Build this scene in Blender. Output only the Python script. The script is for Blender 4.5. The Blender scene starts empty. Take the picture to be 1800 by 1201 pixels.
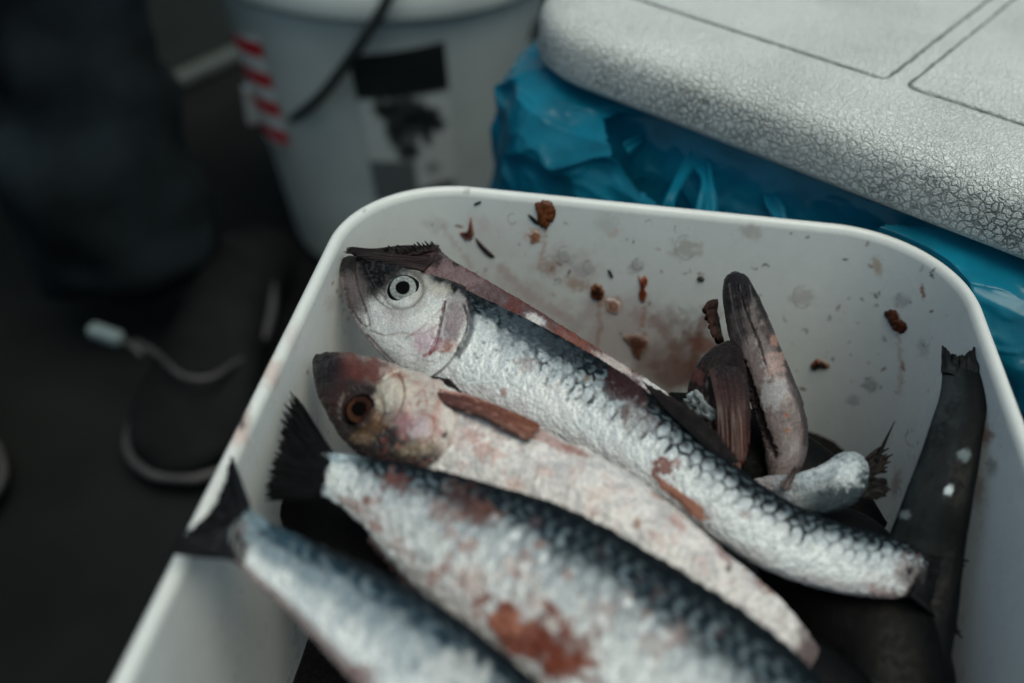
import bpy, bmesh, math, random
import numpy as np
from mathutils import Vector
random.seed(4); rng = np.random.default_rng(7)
scn = bpy.context.scene
COL = scn.collection

# ------------------------------------------------------------------ camera, light, exposure
FPX = 1750.0; PITCH = math.radians(40); ROLL = math.radians(2.6)
CAM = np.array([0.0, 0.0, 0.64])
fwd = np.array([0, math.cos(PITCH), -math.sin(PITCH)]); _r = np.array([1.0, 0, 0]); _u = np.cross(_r, fwd)
RT = _r*math.cos(ROLL)+_u*math.sin(ROLL); UP = -_r*math.sin(ROLL)+_u*math.cos(ROLL)
cd = bpy.data.cameras.new('camera'); cam = bpy.data.objects.new('camera', cd); COL.objects.link(cam)
from mathutils import Matrix
cam.matrix_world = Matrix(((RT[0], UP[0], -fwd[0], CAM[0]), (RT[1], UP[1], -fwd[1], CAM[1]), (RT[2], UP[2], -fwd[2], CAM[2]), (0, 0, 0, 1)))
cd.sensor_width = 36; cd.lens = FPX*36/1800; cd.clip_start = 0.01; cd.clip_end = 200
cd.dof.use_dof = True; cd.dof.focus_distance = 0.405; cd.dof.aperture_fstop = 3.7; cd.dof.aperture_blades = 0
scn.camera = cam
SUN_DIR = Vector((0.20, -0.22, 1.0)).normalized()      # towards the light
sun_el = math.asin(SUN_DIR.z); sun_az = math.atan2(SUN_DIR.x, SUN_DIR.y)
w = bpy.data.worlds.new('World'); scn.world = w; w.use_nodes = True
wn = w.node_tree; wn.nodes.clear()
sky = wn.nodes.new('ShaderNodeTexSky'); sky.sky_type = 'NISHITA'; sky.sun_disc = False
sky.sun_elevation = sun_el; sky.sun_rotation = sun_az; sky.dust_density = 4.0; sky.ozone_density = 1.0; sky.air_density = 1.0
bg = wn.nodes.new('ShaderNodeBackground'); bg.inputs['Strength'].default_value = 0.10
wo = wn.nodes.new('ShaderNodeOutputWorld')
tint = wn.nodes.new('ShaderNodeVectorMath'); tint.operation = 'MULTIPLY'; tint.inputs[1].default_value = (.96, 1.10, .98)
wn.links.new(sky.outputs[0], tint.inputs[0]); wn.links.new(tint.outputs[0], bg.inputs[0]); wn.links.new(bg.outputs[0], wo.inputs[0])
sd = bpy.data.lights.new('sun', 'SUN'); sd.energy = 1.35; sd.angle = math.radians(48); sd.color = (1.0, 0.97, 0.86)
sun = bpy.data.objects.new('sun', sd); COL.objects.link(sun)
sun.rotation_euler = SUN_DIR.to_track_quat('Z', 'Y').to_euler()
scn.view_settings.view_transform = 'Standard'; scn.view_settings.look = 'None'
scn.view_settings.exposure = 0.06; scn.view_settings.gamma = 1.0; scn.view_settings.use_curve_mapping = False

# ------------------------------------------------------------------ surveying helpers
def ray(px, py):
    px = np.asarray(px, float); py = np.asarray(py, float)
    return fwd+RT*((px-900)/FPX)[..., None]-UP*((py-600.5)/FPX)[..., None]
def at(px, py, z):
    d = ray(px, py); return CAM+d*((z-CAM[2])/d[..., 2])[..., None]
def at_y(px, py, y):
    d = ray(px, py); return CAM+d*((y-CAM[1])/d[..., 1])[..., None]
def on_plane(px, py, P0, N):
    d = ray(px, py); t = np.sum((P0-CAM)*N, -1)/np.sum(d*N, -1); return CAM+d*t[..., None]
def proj(P):
    q = P-CAM; d = q@fwd
    return 900+FPX*(q@RT)/d, 600.5-FPX*(q@UP)/d
def nrm(v): return v/np.maximum(np.linalg.norm(v, axis=-1, keepdims=True), 1e-12)
def lin(r, g, b, k=1.0):
    c = np.array([r, g, b])/255.0
    return np.where(c <= .04045, c/12.92, ((c+.055)/1.055)**2.4)*k

# ------------------------------------------------------------------ noise and brushes
_perm = np.random.default_rng(3).integers(0, 256, 4096)
def _h(ix, iy, s):
    return _perm[(_perm[(ix.astype(np.int64) & 1023)+s % 97] + (iy.astype(np.int64) & 1023)+s*7) % 4096 % 4096]
def noise(x, y, s=0):
    ix = np.floor(x); iy = np.floor(y); fx = x-ix; fy = y-iy
    u = fx*fx*fx*(fx*(fx*6-15)+10); v = fy*fy*fy*(fy*(fy*6-15)+10)
    def g(i, j):
        a = _h(ix+i, iy+j, s)/256.0*2*math.pi
        return np.cos(a)*(fx-i)+np.sin(a)*(fy-j)
    return ((g(0, 0)*(1-u)+g(1, 0)*u)*(1-v)+(g(0, 1)*(1-u)+g(1, 1)*u)*v)*1.5
def fbm(x, y, sc, o=4, s=0):
    r = np.zeros_like(x); a = 1.0; f = 1.0/sc
    for i in range(o):
        r += a*noise(x*f+17.3*i+s, y*f-9.1*i, s+i*13); a *= .55; f *= 2.03
    return r
def ss(x, a, b):
    t = np.clip((x-a)/(b-a), 0, 1); return t*t*(3-2*t)
def dline(X, Y, pts):
    d = np.full(X.shape, 1e9)
    for (x0, y0), (x1, y1) in zip(pts[:-1], pts[1:]):
        dx, dy = x1-x0, y1-y0; L = dx*dx+dy*dy+1e-9
        t = np.clip(((X-x0)*dx+(Y-y0)*dy)/L, 0, 1)
        d = np.minimum(d, np.hypot(X-x0-t*dx, Y-y0-t*dy))
    return d
def line(X, Y, pts, wd, soft=1.0, rag=0, s=0):
    pts = smooth_pts(pts)
    x0 = min(p[0] for p in pts)-wd*4-8; x1 = max(p[0] for p in pts)+wd*4+8
    y0 = min(p[1] for p in pts)-wd*4-8; y1 = max(p[1] for p in pts)+wd*4+8
    m = np.zeros(X.shape); q = (X > x0) & (X < x1) & (Y > y0) & (Y < y1)
    if not q.any(): return m
    xx, yy = X[q], Y[q]
    d = dline(xx, yy, pts)
    if rag: d = d+rag*fbm(xx, yy, 9, 3, s)
    m[q] = 1-ss(d, wd*.5*(1-soft*.5), wd*.5*(1+soft))
    return m
def smooth_pts(pts, n=4):
    if len(pts) < 3: return list(pts)
    a = catmull(np.array(pts, float), (len(pts)-1)*n+1); return [tuple(p) for p in a]
def blob(X, Y, cx, cy, rx, ry, ang=0, soft=.35, rag=.35, s=0, sc=None):
    m = np.zeros(X.shape); R = max(rx, ry)*1.9
    q = (abs(X-cx) < R) & (abs(Y-cy) < R)
    if not q.any(): return m
    xx, yy = X[q]-cx, Y[q]-cy; a = math.radians(ang)
    u = (xx*math.cos(a)+yy*math.sin(a))/rx; v = (-xx*math.sin(a)+yy*math.cos(a))/ry
    d = np.hypot(u, v)+rag*fbm(X[q], Y[q], sc or max(6, min(rx, ry)*.9), 4, s)
    m[q] = 1-ss(d, 1-soft, 1+soft)
    return m
def inpoly(X, Y, poly):
    c = np.zeros(X.shape, bool); n = len(poly); j = n-1
    for i in range(n):
        xi, yi = poly[i]; xj, yj = poly[j]
        k = ((yi > Y) != (yj > Y)) & (X < (xj-xi)*(Y-yi)/(yj-yi+1e-12)+xi)
        c ^= k; j = i
    return c
def mixc(c, m, k):
    k = np.asarray(k); return c*(1-m[:, None])+k*m[:, None]
def catmull(P, n):
    P = np.asarray(P, float); m = len(P)
    t = np.linspace(0, m-1, n); i = np.minimum(t.astype(int), m-2); f = (t-i)[:, None]
    Q = np.vstack([2*P[0]-P[1], P, 2*P[-1]-P[-2]])
    a, b, c, d = Q[i], Q[i+1], Q[i+2], Q[i+3]
    return .5*((2*b)+(c-a)*f+(2*a-5*b+4*c-d)*f*f+(3*b-a-3*c+d)*f**3)

# ------------------------------------------------------------------ object helpers
def link(name, me, mat, parent=None):
    o = bpy.data.objects.new(name, me); COL.objects.link(o)
    if mat: me.materials.append(mat)
    if parent: o.parent = parent
    return o
def mesh(name, V, Fc, mat, parent=None, col=None, smooth=True, wet=None):
    me = bpy.data.meshes.new(name); V = np.asarray(V, np.float32)
    me.from_pydata([], [], []) if False else None
    if isinstance(Fc, np.ndarray):
        nf, k = Fc.shape
        me.vertices.add(len(V)); me.vertices.foreach_set('co', V.ravel())
        me.loops.add(nf*k); me.loops.foreach_set('vertex_index', Fc.astype(np.int32).ravel())
        me.polygons.add(nf); me.polygons.foreach_set('loop_start', np.arange(0, nf*k, k, dtype=np.int32))
        me.update(calc_edges=True)
    else:
        me.from_pydata([tuple(map(float, v)) for v in V], [], Fc)
        bm = bmesh.new(); bm.from_mesh(me); bmesh.ops.recalc_face_normals(bm, faces=bm.faces[:]); bm.to_mesh(me); bm.free()
    me.validate()
    if smooth: me.polygons.foreach_set('use_smooth', np.ones(len(me.polygons), bool))
    if col is not None:
        at_ = me.color_attributes.new('Col', 'FLOAT_COLOR', 'POINT')
        c4 = np.ones((len(V), 4), np.float32); c4[:, :3] = np.clip(col, 0.002, 1)
        if wet is not None: c4[:, 3] = wet
        at_.data.foreach_set('color', c4.ravel())
    me.update()
    return link(name, me, mat, parent)
def grid_faces(nu, nv, wrap_v=False, keep=None):
    i = np.arange(nu-1)[:, None]; j = np.arange(nv if wrap_v else nv-1)[None, :]; j2 = (j+1) % nv
    f = np.stack([i*nv+j, (i+1)*nv+j, (i+1)*nv+j2, i*nv+j2], -1).reshape(-1, 4)
    return f
def tag(o, label, cat, group=None, kind=None):
    o['label'] = label; o['category'] = cat
    if group: o['group'] = group
    if kind: o['kind'] = kind
    return o
def empty(name, loc, label, cat, group=None):
    o = bpy.data.objects.new(name, None); COL.objects.link(o); o.empty_display_size = .02
    return tag(o, label, cat, group)      # stays at the origin of the world frame; parts carry world coordinates
def tube(name, P, r, mat, parent=None, n=12, res=8, caps=True):
    P = catmull(np.asarray(P, float), (len(P)-1)*res+1) if len(P) > 2 else np.asarray(P, float)
    R = np.interp(np.linspace(0, 1, len(P)), np.linspace(0, 1, len(r)), r) if hasattr(r, '__len__') else np.full(len(P), r)
    T = nrm(np.gradient(P, axis=0)); a = nrm(np.cross(T, np.array([.3, .2, .93]))); b = np.cross(T, a)
    th = np.linspace(0, 2*math.pi, n, endpoint=False)
    V = P[:, None, :]+R[:, None, None]*(a[:, None, :]*np.cos(th)[None, :, None]+b[:, None, :]*np.sin(th)[None, :, None])
    F_ = [tuple(q) for q in grid_faces(len(P), n, True)]
    if caps: F_ += [tuple(range(n)), tuple(range(len(P)*n-1, len(P)*n-n-1, -1))]
    return mesh(name, V.reshape(-1, 3), F_, mat, parent)
def box(name, c, s, rz, mat, parent=None, bev=.004):
    bm = bmesh.new(); bmesh.ops.create_cube(bm, size=1)
    for v in bm.verts: v.co = Vector((v.co.x*s[0], v.co.y*s[1], v.co.z*s[2]))
    if bev: bmesh.ops.bevel(bm, geom=bm.edges[:], offset=bev, segments=3, affect='EDGES', profile=.6)
    R = Matrix.Rotation(rz, 4, 'Z')
    for v in bm.verts: v.co = R @ v.co + Vector(c)
    me = bpy.data.meshes.new(name); bm.to_mesh(me); bm.free()
    return link(name, me, mat, parent)

# ------------------------------------------------------------------ materials
def newmat(name):
    m = bpy.data.materials.new(name); m.use_nodes = True; nt = m.node_tree
    return m, nt, nt.nodes['Principled BSDF'], nt.nodes, nt.links
def coltex(nt, scale, lo, hi, detail=5, coord='Object', mn=.35, mx=.65):
    N, L = nt.nodes, nt.links
    tc = N.new('ShaderNodeTexCoord'); no = N.new('ShaderNodeTexNoise'); no.inputs['Scale'].default_value = scale
    no.inputs['Detail'].default_value = detail; L.new(tc.outputs[coord], no.inputs['Vector'])
    mr = N.new('ShaderNodeMapRange'); mr.inputs['From Min'].default_value = mn; mr.inputs['From Max'].default_value = mx
    mr.inputs['To Min'].default_value = lo; mr.inputs['To Max'].default_value = hi; L.new(no.outputs['Fac'], mr.inputs['Value'])
    return mr.outputs[0], no
def addbump(nt, b, scale, dist, strength=.5, detail=4):
    N, L = nt.nodes, nt.links
    tc = N.new('ShaderNodeTexCoord'); no = N.new('ShaderNodeTexNoise'); no.inputs['Scale'].default_value = scale
    no.inputs['Detail'].default_value = detail; L.new(tc.outputs['Object'], no.inputs['Vector'])
    bp = N.new('ShaderNodeBump'); bp.inputs['Strength'].default_value = strength; bp.inputs['Distance'].default_value = dist
    L.new(no.outputs['Fac'], bp.inputs['Height']); L.new(bp.outputs[0], b.inputs['Normal']); return bp
def attr_mat(name, rough=.4, bscale=900, bdist=.0004, bstr=.5, spec=.5, coat=0, metal=0, var=.12, vscale=1500, rlo=None, sss=0, lum=0):
    m, nt, b, N, L = newmat(name)
    a = N.new('ShaderNodeAttribute'); a.attribute_name = 'Col'
    v, _ = coltex(nt, vscale, 1-var, 1+var)
    mx = N.new('ShaderNodeVectorMath'); mx.operation = 'SCALE'; L.new(a.outputs['Color'], mx.inputs[0]); L.new(v, mx.inputs['Scale'])
    L.new(mx.outputs[0], b.inputs['Base Color'])
    r, _ = coltex(nt, vscale*.4, rough-.12 if rlo is None else rlo, rough+.12); L.new(r, b.inputs['Roughness'])
    b.inputs['Specular IOR Level'].default_value = spec; b.inputs['Coat Weight'].default_value = coat
    b.inputs['Coat Roughness'].default_value = .15; b.inputs['Metallic'].default_value = metal
    if lum:
        sp = N.new('ShaderNodeSeparateColor'); L.new(a.outputs['Color'], sp.inputs[0]); lm = N.new('ShaderNodeMapRange'); L.new(sp.outputs[1], lm.inputs['Value'])
        lm.inputs['From Min'].default_value = .03; lm.inputs['From Max'].default_value = .5; lm.inputs['To Min'].default_value = spec; lm.inputs['To Max'].default_value = lum; L.new(lm.outputs[0], b.inputs['Specular IOR Level'])
    if sss:
        b.inputs['Subsurface Weight'].default_value = sss; b.inputs['Subsurface Radius'].default_value = (1, .5, .35); b.inputs['Subsurface Scale'].default_value = .002
    addbump(nt, b, bscale, bdist, bstr); return m
def plain(name, c, rough=.5, metal=0, var=.15, vs=60, bs=300, bd=.0004, bst=.4, spec=.5):
    m, nt, b, N, L = newmat(name)
    v, _ = coltex(nt, vs, 1-var, 1+var)
    mx = N.new('ShaderNodeVectorMath'); mx.operation = 'SCALE'; mx.inputs[0].default_value = c; L.new(v, mx.inputs['Scale'])
    L.new(mx.outputs[0], b.inputs['Base Color']); b.inputs['Roughness'].default_value = rough; b.inputs['Metallic'].default_value = metal
    b.inputs['Specular IOR Level'].default_value = spec
    addbump(nt, b, bs, bd, bst); return m
M_FISH = attr_mat('fish_skin', .34, 1000, .0004, .5, .05, .0, .0, .18, 1300, rlo=.16, lum=.75)
M_BELLY = attr_mat('pale_belly_skin', .32, 600, .0003, .3, .2, .0, .0, .08, 900, rlo=.18, lum=.45, sss=.1)
M_WET = attr_mat('wet_dark_skin', .26, 600, .0003, .3, .13, .0, 0, .12, 900, rlo=.12)
M_SMOOTH = attr_mat('smooth_fish_skin', .45, 500, .0003, .15, .07, .0, 0, .10, 900)
M_FIN = attr_mat('fin_membrane', .5, 1400, .0003, .5, .08, .0, 0, .2, 1200)
M_TUB = attr_mat('tub_plastic', .36, 300, .0002, .2, .45, .0, 0, .02, 200, rlo=.24)
M_SCRAP = attr_mat('wet_scrap', .28, 1300, .0004, .5, .25, .04, 0, .3, 1300)
M_EYE = attr_mat('wet_eye', .12, 2500, .0001, .1, .0, .0, 0, .1, 2500, rlo=.05, lum=.5)
M_BUCKET = plain('bucket_plastic', tuple(lin(200, 208, 206, .78)), .5, var=.14, vs=9, bs=120)
M_BLID = plain('bucket_lid_plastic', tuple(lin(205, 212, 210, .85)), .45, var=.08, vs=12)
M_DARKMETAL = plain('dark_wire', (.02, .026, .027), .5)
M_FLOOR = plain('wet_dark_deck', (.0078, .0088, .0088), .8, var=.35, vs=5, bs=90, bd=.0015, spec=.08)
M_STAND = plain('dark_crate_plastic', (.012, .013, .014), .6)
M_CLOTH = plain('dark_trouser_cloth', (.0085, .0125, .0150), .9, var=.5, vs=10, bs=700, bd=.0006, spec=.06)
M_SHOE = plain('black_shoe_leather', (.0045, .005, .0055), .7, var=.3, vs=30, spec=.1)
M_SOLE = plain('shoe_piping', (.038, .036, .038), .6, var=.3, vs=30)
M_TAG = plain('pale_shoe_tab', (.14, .18, .19), .4)
M_GREYBOX = plain('grey_green_plastic', (.03, .038, .036), .6)
M_GREYEDGE = plain('grey_edge', (.055, .065, .062), .5)
M_PALE = plain('pale_plastic', (.42, .43, .42), .5)
M_RED = plain('red_print', (.30, .016, .03), .5)
M_WHITEP = plain('white_print', (.55, .57, .56), .5)

def film_mat(name, c, transl=.3, rough=.22):
    m, nt, b, N, L = newmat(name)
    v, _ = coltex(nt, 25, .7, 1.3)
    mx = N.new('ShaderNodeVectorMath'); mx.operation = 'SCALE'; mx.inputs[0].default_value = c; L.new(v, mx.inputs['Scale'])
    L.new(mx.outputs[0], b.inputs['Base Color']); b.inputs['Roughness'].default_value = rough
    b.inputs['Specular IOR Level'].default_value = .5
    tr = N.new('ShaderNodeBsdfTranslucent'); tr.inputs['Color'].default_value = (c[0], min(1, c[1]*1.3), min(1, c[2]*1.3), 1)
    tp = N.new('ShaderNodeBsdfTransparent'); tp.inputs['Color'].default_value = (.25, .75, .95, 1)
    m1 = N.new('ShaderNodeMixShader'); m1.inputs[0].default_value = transl; L.new(b.outputs[0], m1.inputs[1]); L.new(tr.outputs[0], m1.inputs[2])
    m2 = N.new('ShaderNodeMixShader'); m2.inputs[0].default_value = .12; L.new(m1.outputs[0], m2.inputs[1]); L.new(tp.outputs[0], m2.inputs[2])
    L.new(m2.outputs[0], N['Material Output'].inputs[0])
    bp = addbump(nt, b, 160, .0010, .3, 5)
    return m
M_FILM = film_mat('blue_film', (.006, .20, .31), .30, .24)

def crackle_mat():
    m, nt, b, N, L = newmat('crackled_lid_plastic')
    tc = N.new('ShaderNodeTexCoord')
    n1 = N.new('ShaderNodeTexNoise'); n1.inputs['Scale'].default_value = 220; n1.inputs['Detail'].default_value = 3; L.new(tc.outputs['Object'], n1.inputs['Vector'])
    sc = N.new('ShaderNodeVectorMath'); sc.operation = 'SCALE'; sc.inputs['Scale'].default_value = .0042; L.new(n1.outputs['Color'], sc.inputs[0])
    ad = N.new('ShaderNodeVectorMath'); L.new(tc.outputs['Object'], ad.inputs[0]); L.new(sc.outputs[0], ad.inputs[1])
    def crack(scale, w0, w1):
        v = N.new('ShaderNodeTexVoronoi'); v.feature = 'DISTANCE_TO_EDGE'; v.inputs['Scale'].default_value = scale; L.new(ad.outputs[0], v.inputs['Vector'])
        r = N.new('ShaderNodeMapRange'); r.inputs['From Min'].default_value = w0; r.inputs['From Max'].default_value = w1
        r.inputs['To Min'].default_value = 1; r.inputs['To Max'].default_value = 0; L.new(v.outputs['Distance'], r.inputs['Value']); return r.outputs[0]
    def mul(a, c, op='MULTIPLY'):
        k = N.new('ShaderNodeMath'); k.operation = op; k.use_clamp = True
        for i, q in enumerate((a, c)):
            if hasattr(q, 'links'): L.new(q, k.inputs[i])
            else: k.inputs[i].default_value = q
        return k.outputs[0]
    big = crack(300, .0, .17); small = crack(600, .0, .14)
    sep = N.new('ShaderNodeSeparateXYZ'); L.new(tc.outputs['Object'], sep.inputs[0])
    side = N.new('ShaderNodeMapRange'); side.inputs['From Min'].default_value = .4345; side.inputs['From Max'].default_value = .427; L.new(sep.outputs['Z'], side.inputs['Value'])
    lowf = N.new('ShaderNodeMapRange'); lowf.inputs['From Min'].default_value = .4075; lowf.inputs['From Max'].default_value = .413; L.new(sep.outputs['Z'], lowf.inputs['Value'])
    pat, _ = coltex(nt, 30, .35, 1.0); pat2, _ = coltex(nt, 20, .06, .85, mn=.42, mx=.68)
    a = mul(mul(mul(big, side.outputs[0]), pat), lowf.outputs[0]); a2 = mul(mul(small, .40), pat2)
    tot = mul(a, a2, 'MAXIMUM')
    # stain around the creases
    mx = N.new('ShaderNodeMix'); mx.data_type = 'RGBA'; L.new(mul(tot, 1.0), mx.inputs[0])
    mx.inputs[6].default_value = (.69, .71, .685, 1); mx.inputs[7].default_value = (.055, .066, .062, 1)
    v, _ = coltex(nt, 14, .9, 1.08); s2 = N.new('ShaderNodeVectorMath'); s2.operation = 'SCALE'; L.new(mx.outputs[2], s2.inputs[0]); L.new(v, s2.inputs['Scale'])
    L.new(s2.outputs[0], b.inputs['Base Color']); b.inputs['Roughness'].default_value = .5
    # grain height
    hb = mul(mul(1.0, mul(big, .6), 'SUBTRACT'), mul(small, .35), 'SUBTRACT')
    bp = N.new('ShaderNodeBump'); bp.inputs['Strength'].default_value = .9; bp.inputs['Distance'].default_value = .0010
    L.new(hb, bp.inputs['Height']); L.new(bp.outputs[0], b.inputs['Normal'])
    return m
M_LID = crackle_mat()

# ------------------------------------------------------------------ rounded rectangles (rings of points)
def rrect(cx, cy, hx, hy, r, rot, off=0.0, n_side=10, n_cor=16, dense=None):
    """closed outline inset by off; dense = number of points on the back (+y) side"""
    pts = []
    hx2, hy2, r2 = hx-off, hy-off, max(r-off, .002)
    cs = [(hx2-r2, hy2-r2, 0), (-hx2+r2, hy2-r2, 90), (-hx2+r2, -hy2+r2, 180), (hx2-r2, -hy2+r2, 270)]
    for k, (x, y, a0) in enumerate(cs):
        nc = n_cor if not dense or k > 1 else dense//5
        for i in range(nc+1):
            a = math.radians(a0+90*i/nc); pts.append((x+r2*math.cos(a), y+r2*math.sin(a)))
        x1, y1, a1 = cs[(k+1) % 4]; p = pts[-1]; q = (x1+r2*math.cos(math.radians(a1)), y1+r2*math.sin(math.radians(a1)))
        ns = n_side if not dense else {0: dense, 1: dense//2, 2: n_side, 3: dense//3}[k]
        for i in range(1, ns): pts.append((p[0]+(q[0]-p[0])*i/ns, p[1]+(q[1]-p[1])*i/ns))
    P = np.array(pts); c, s = math.cos(rot), math.sin(rot)
    return np.stack([cx+P[:, 0]*c-P[:, 1]*s, cy+P[:, 0]*s+P[:, 1]*c], 1)
def loft(rings):
    n = len(rings[0]); V = np.vstack(rings); return V, n
def lid_shape(name, fr, prof, mat, parent, **kw):
    rings = []
    for off, z in prof:
        p = rrect(*fr, off=off, **kw); rings.append(np.column_stack([p, np.full(len(p), z)]))
    V, n = loft(rings); F_ = [tuple(q) for q in grid_faces(len(prof), n, True)]
    F_ += [tuple(range(n-1, -1, -1)), tuple(range((len(prof)-1)*n, len(prof)*n))]
    o = mesh(name, V, F_, mat, parent)
    for p in o.data.polygons:
        if len(p.vertices) > 4: p.use_smooth = False
    return o

TR = math.radians(-6.0); TX, TY = .1352, .200
# ------------------------------------------------------------------ floor
s = 40
o = mesh('floor', [(-s, -s, 0), (s, -s, 0), (s, s, 0), (-s, s, 0)], [(0, 1, 2, 3)], M_FLOOR, smooth=False)
tag(o, 'dark wet grey floor under the tub and buckets', 'floor', kind='structure')

# ------------------------------------------------------------------ cooler with crackled lid
LR = math.radians(-38); e1 = np.array([math.cos(LR), math.sin(LR)]); e2 = np.array([-math.sin(LR), math.cos(LR)])
LX, LY = 0.345, 0.245                                    # half sizes
lc = e1*(-.336+LX)+e2*(.400+LY)
cooler = empty('cooler', None, 'white cooler box with crackled leathery lid, blue bag hanging out from under it', 'cooler')
fr = (lc[0], lc[1], LX, LY, .062, LR)
prof = [(.016, .4075), (.003, .4068), (.0008, .4085), (0, .411), (.0006, .424), (.0014, .4285), (.0036, .4325), (.0072, .4354), (.012, .4370), (.018, .4377), (.026, .438)]
lid = lid_shape('lid', fr, prof, M_LID, cooler, n_cor=28, n_side=12)
def lloc(px, py): p = at(px, py, .4385)[:2]; return float(p@e1), float(p@e2)
a0 = lloc(1555, 138); b0 = lloc(1592, 156)
def panel(u0, u1, v0, v1):
    c = e1*(u0+u1)/2+e2*(v0+v1)/2
    lid_shape('raised_panel', (c[0], c[1], (u1-u0)/2, (v1-v0)/2, .004, LR), [(0, .4375), (.0004, .4389), (.0012, .4392), (.002, .439)], M_LID, lid, n_cor=5, n_side=2)
    # dirty outline groove
for (u0, u1, v0, v1) in ((a0[0]-.16, a0[0], a0[1], a0[1]+.17), (b0[0], b0[0]+.17, a0[1], a0[1]+.17)):
    panel(u0, u1, v0, v1)
M_GROOVE = plain('groove_dirt', (.16, .175, .17), .7, var=.6, vs=300)
for (u0, u1, v0, v1) in ((a0[0]-.16, a0[0], a0[1], a0[1]+.17), (b0[0], b0[0]+.17, a0[1], a0[1]+.17)):
    c = e1*(u0+u1)/2+e2*(v0+v1)/2; rings = []
    for off in (-.0017, .0003):
        p = rrect(c[0], c[1], (u1-u0)/2, (v1-v0)/2, .004, LR, off=off, n_cor=5, n_side=40)
        p += np.random.default_rng(3).normal(0, .00025, p.shape)
        rings.append(np.column_stack([p, np.full(len(p), .43812)]))
    V, n = loft(rings); mesh('panel_groove', V, [tuple(q) for q in grid_faces(2, n, True)], M_GROOVE, lid)
body = lid_shape('cooler_body', (lc[0], lc[1], LX-.018, LY-.018, .05, LR), [(.03, .0), (.012, .004), (0, .40), (.004, .406), (.01, .4066)], M_BLID, cooler, n_cor=14)

# ------------------------------------------------------------------ blue plastic bag
bag = empty('plastic_bag', None, 'crumpled translucent blue plastic bag hanging out from under the cooler lid', 'bag')
def bag_sheet(name, nu, nv, offs, zs, amp, seed, hole=None, u0=0.0, u1=1.0, edge=.0):
    """film hung round the lid corner; offs/zs: profile from the lid down"""
    base = []
    left = LX-.062; front = LX
    # path: up the left side, round the corner, along the front
    path = []
    for t in np.linspace(0, 1, 12): path.append((-LX, LY-.062-(2*LY-.124)*t, -1, 0))
    for t in np.linspace(0, 1, 10)[1:]:
        a = math.pi+t*math.pi/2; path.append((-LX+.062+.062*math.cos(a), -LY+.062+.062*math.sin(a), math.cos(a), math.sin(a)))
    for t in np.linspace(0, 1, 24)[1:]: path.append((-LX+.062+(2*LX-.124)*t, -LY, 0, -1))
    A = np.array(path); L_ = np.r_[0, np.cumsum(np.linalg.norm(np.diff(A[:, :2], axis=0), axis=1))]
    Lm = L_[-1]; q = np.linspace(u0*Lm, u1*Lm, nu)
    A = np.stack([np.interp(q, L_, A[:, k]) for k in range(4)], 1); A[:, 2:] = nrm(A[:, 2:])
    W = lc+A[:, :1]*e1+A[:, 1:2]*e2; Nn = A[:, 2:3]*e1+A[:, 3:]*e2
    v = np.linspace(0, 1, nv); O = np.interp(v, np.linspace(0, 1, len(offs)), offs); Z = np.interp(v, np.linspace(0, 1, len(zs)), zs)
    U = (q*1000)[:, None]+0*v[None]; Vv = 0*q[:, None]+(v*170)[None]
    # folds: ridged noise, mostly running down the sheet
    wx = U*.6+9*fbm(U, Vv, 40, 2, seed+5); wy = Vv*.6+9*fbm(U, Vv, 35, 2, seed+9)
    r1 = 1-abs(noise(wx/26+wy/70, wy/60-wx/90, seed)*1.6); r2 = 1-abs(noise(wx/12-wy/30, wy/16+wx/50, seed+3)*1.6)
    r3 = 1-abs(noise(wx/5+wy/9, wy/6-wx/14, seed+7)*1.6)
    big = fbm(U, Vv, 60, 2, seed+11)
    env = np.sin(np.clip(v, 0, 1)*math.pi*.5)[None]**.5
    D = (amp*(r1**3*.6+big*1.0)+amp*.18*r2**4+amp*.04*r3**4)*env
    P = np.zeros((nu, nv, 3))
    P[..., :2] = W[:, None, :]+Nn[:, None, :]*(O[None, :, None]+D[..., None])
    P[..., 2] = Z[None]+.006*fbm(U, Vv, 50, 2, seed+21)*env
    Pf = P.reshape(-1, 3); F_ = grid_faces(nu, nv)
    l = np.stack([Pf[:, 0]*math.cos(TR)+Pf[:, 1]*math.sin(TR)-.0192, -Pf[:, 0]*math.sin(TR)+Pf[:, 1]*math.cos(TR)-.1925], 1)
    qx = abs(l)-np.array([TX-.054, TY-.054]); o_ = np.maximum(qx, 0); d0 = np.linalg.norm(o_, axis=1)+np.minimum(qx.max(1), 0)-.054
    g = o_*np.sign(l); g = np.where((np.linalg.norm(g, axis=1) > 1e-9)[:, None], g, np.array([0, 1.])); g = nrm(g)
    push = np.maximum(.0035-d0, 0)[:, None]*g
    Pf[:, 0] += push[:, 0]*math.cos(TR)-push[:, 1]*math.sin(TR); Pf[:, 1] += push[:, 0]*math.sin(TR)+push[:, 1]*math.cos(TR)
    if hole is not None:
        X, Y = proj(Pf); c = inpoly(X+2.5*fbm(X, Y, 12, 3, 5), Y+2.5*fbm(X, Y, 12, 3, 8), hole); F_ = F_[~c[F_].any(1)]
    o = mesh(name, Pf, F_, M_FILM, bag); return o
HOLE = [(1062, 212), (1085, 200), (1130, 203), (1190, 218), (1260, 240), (1400, 300), (1540, 360), (1650, 400), (1560, 392), (1500, 420), (1200, 400), (1165, 366), (1110, 320), (1075, 262)]
bag_sheet('outer_layer', 620, 150, [-.014, .000, .014, .022, .024, .022, .018, .014], [.404, .3985, .392, .375, .35, .31, .27, .22], .0085, 11, HOLE, .30, 1.0)
bag_sheet('inner_layer', 420, 100, [-.016, -.012, -.006, -.003, -.001, 0, 0], [.404, .39, .37, .35, .32, .28, .24], .005, 31, None, .42, .98)
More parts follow.
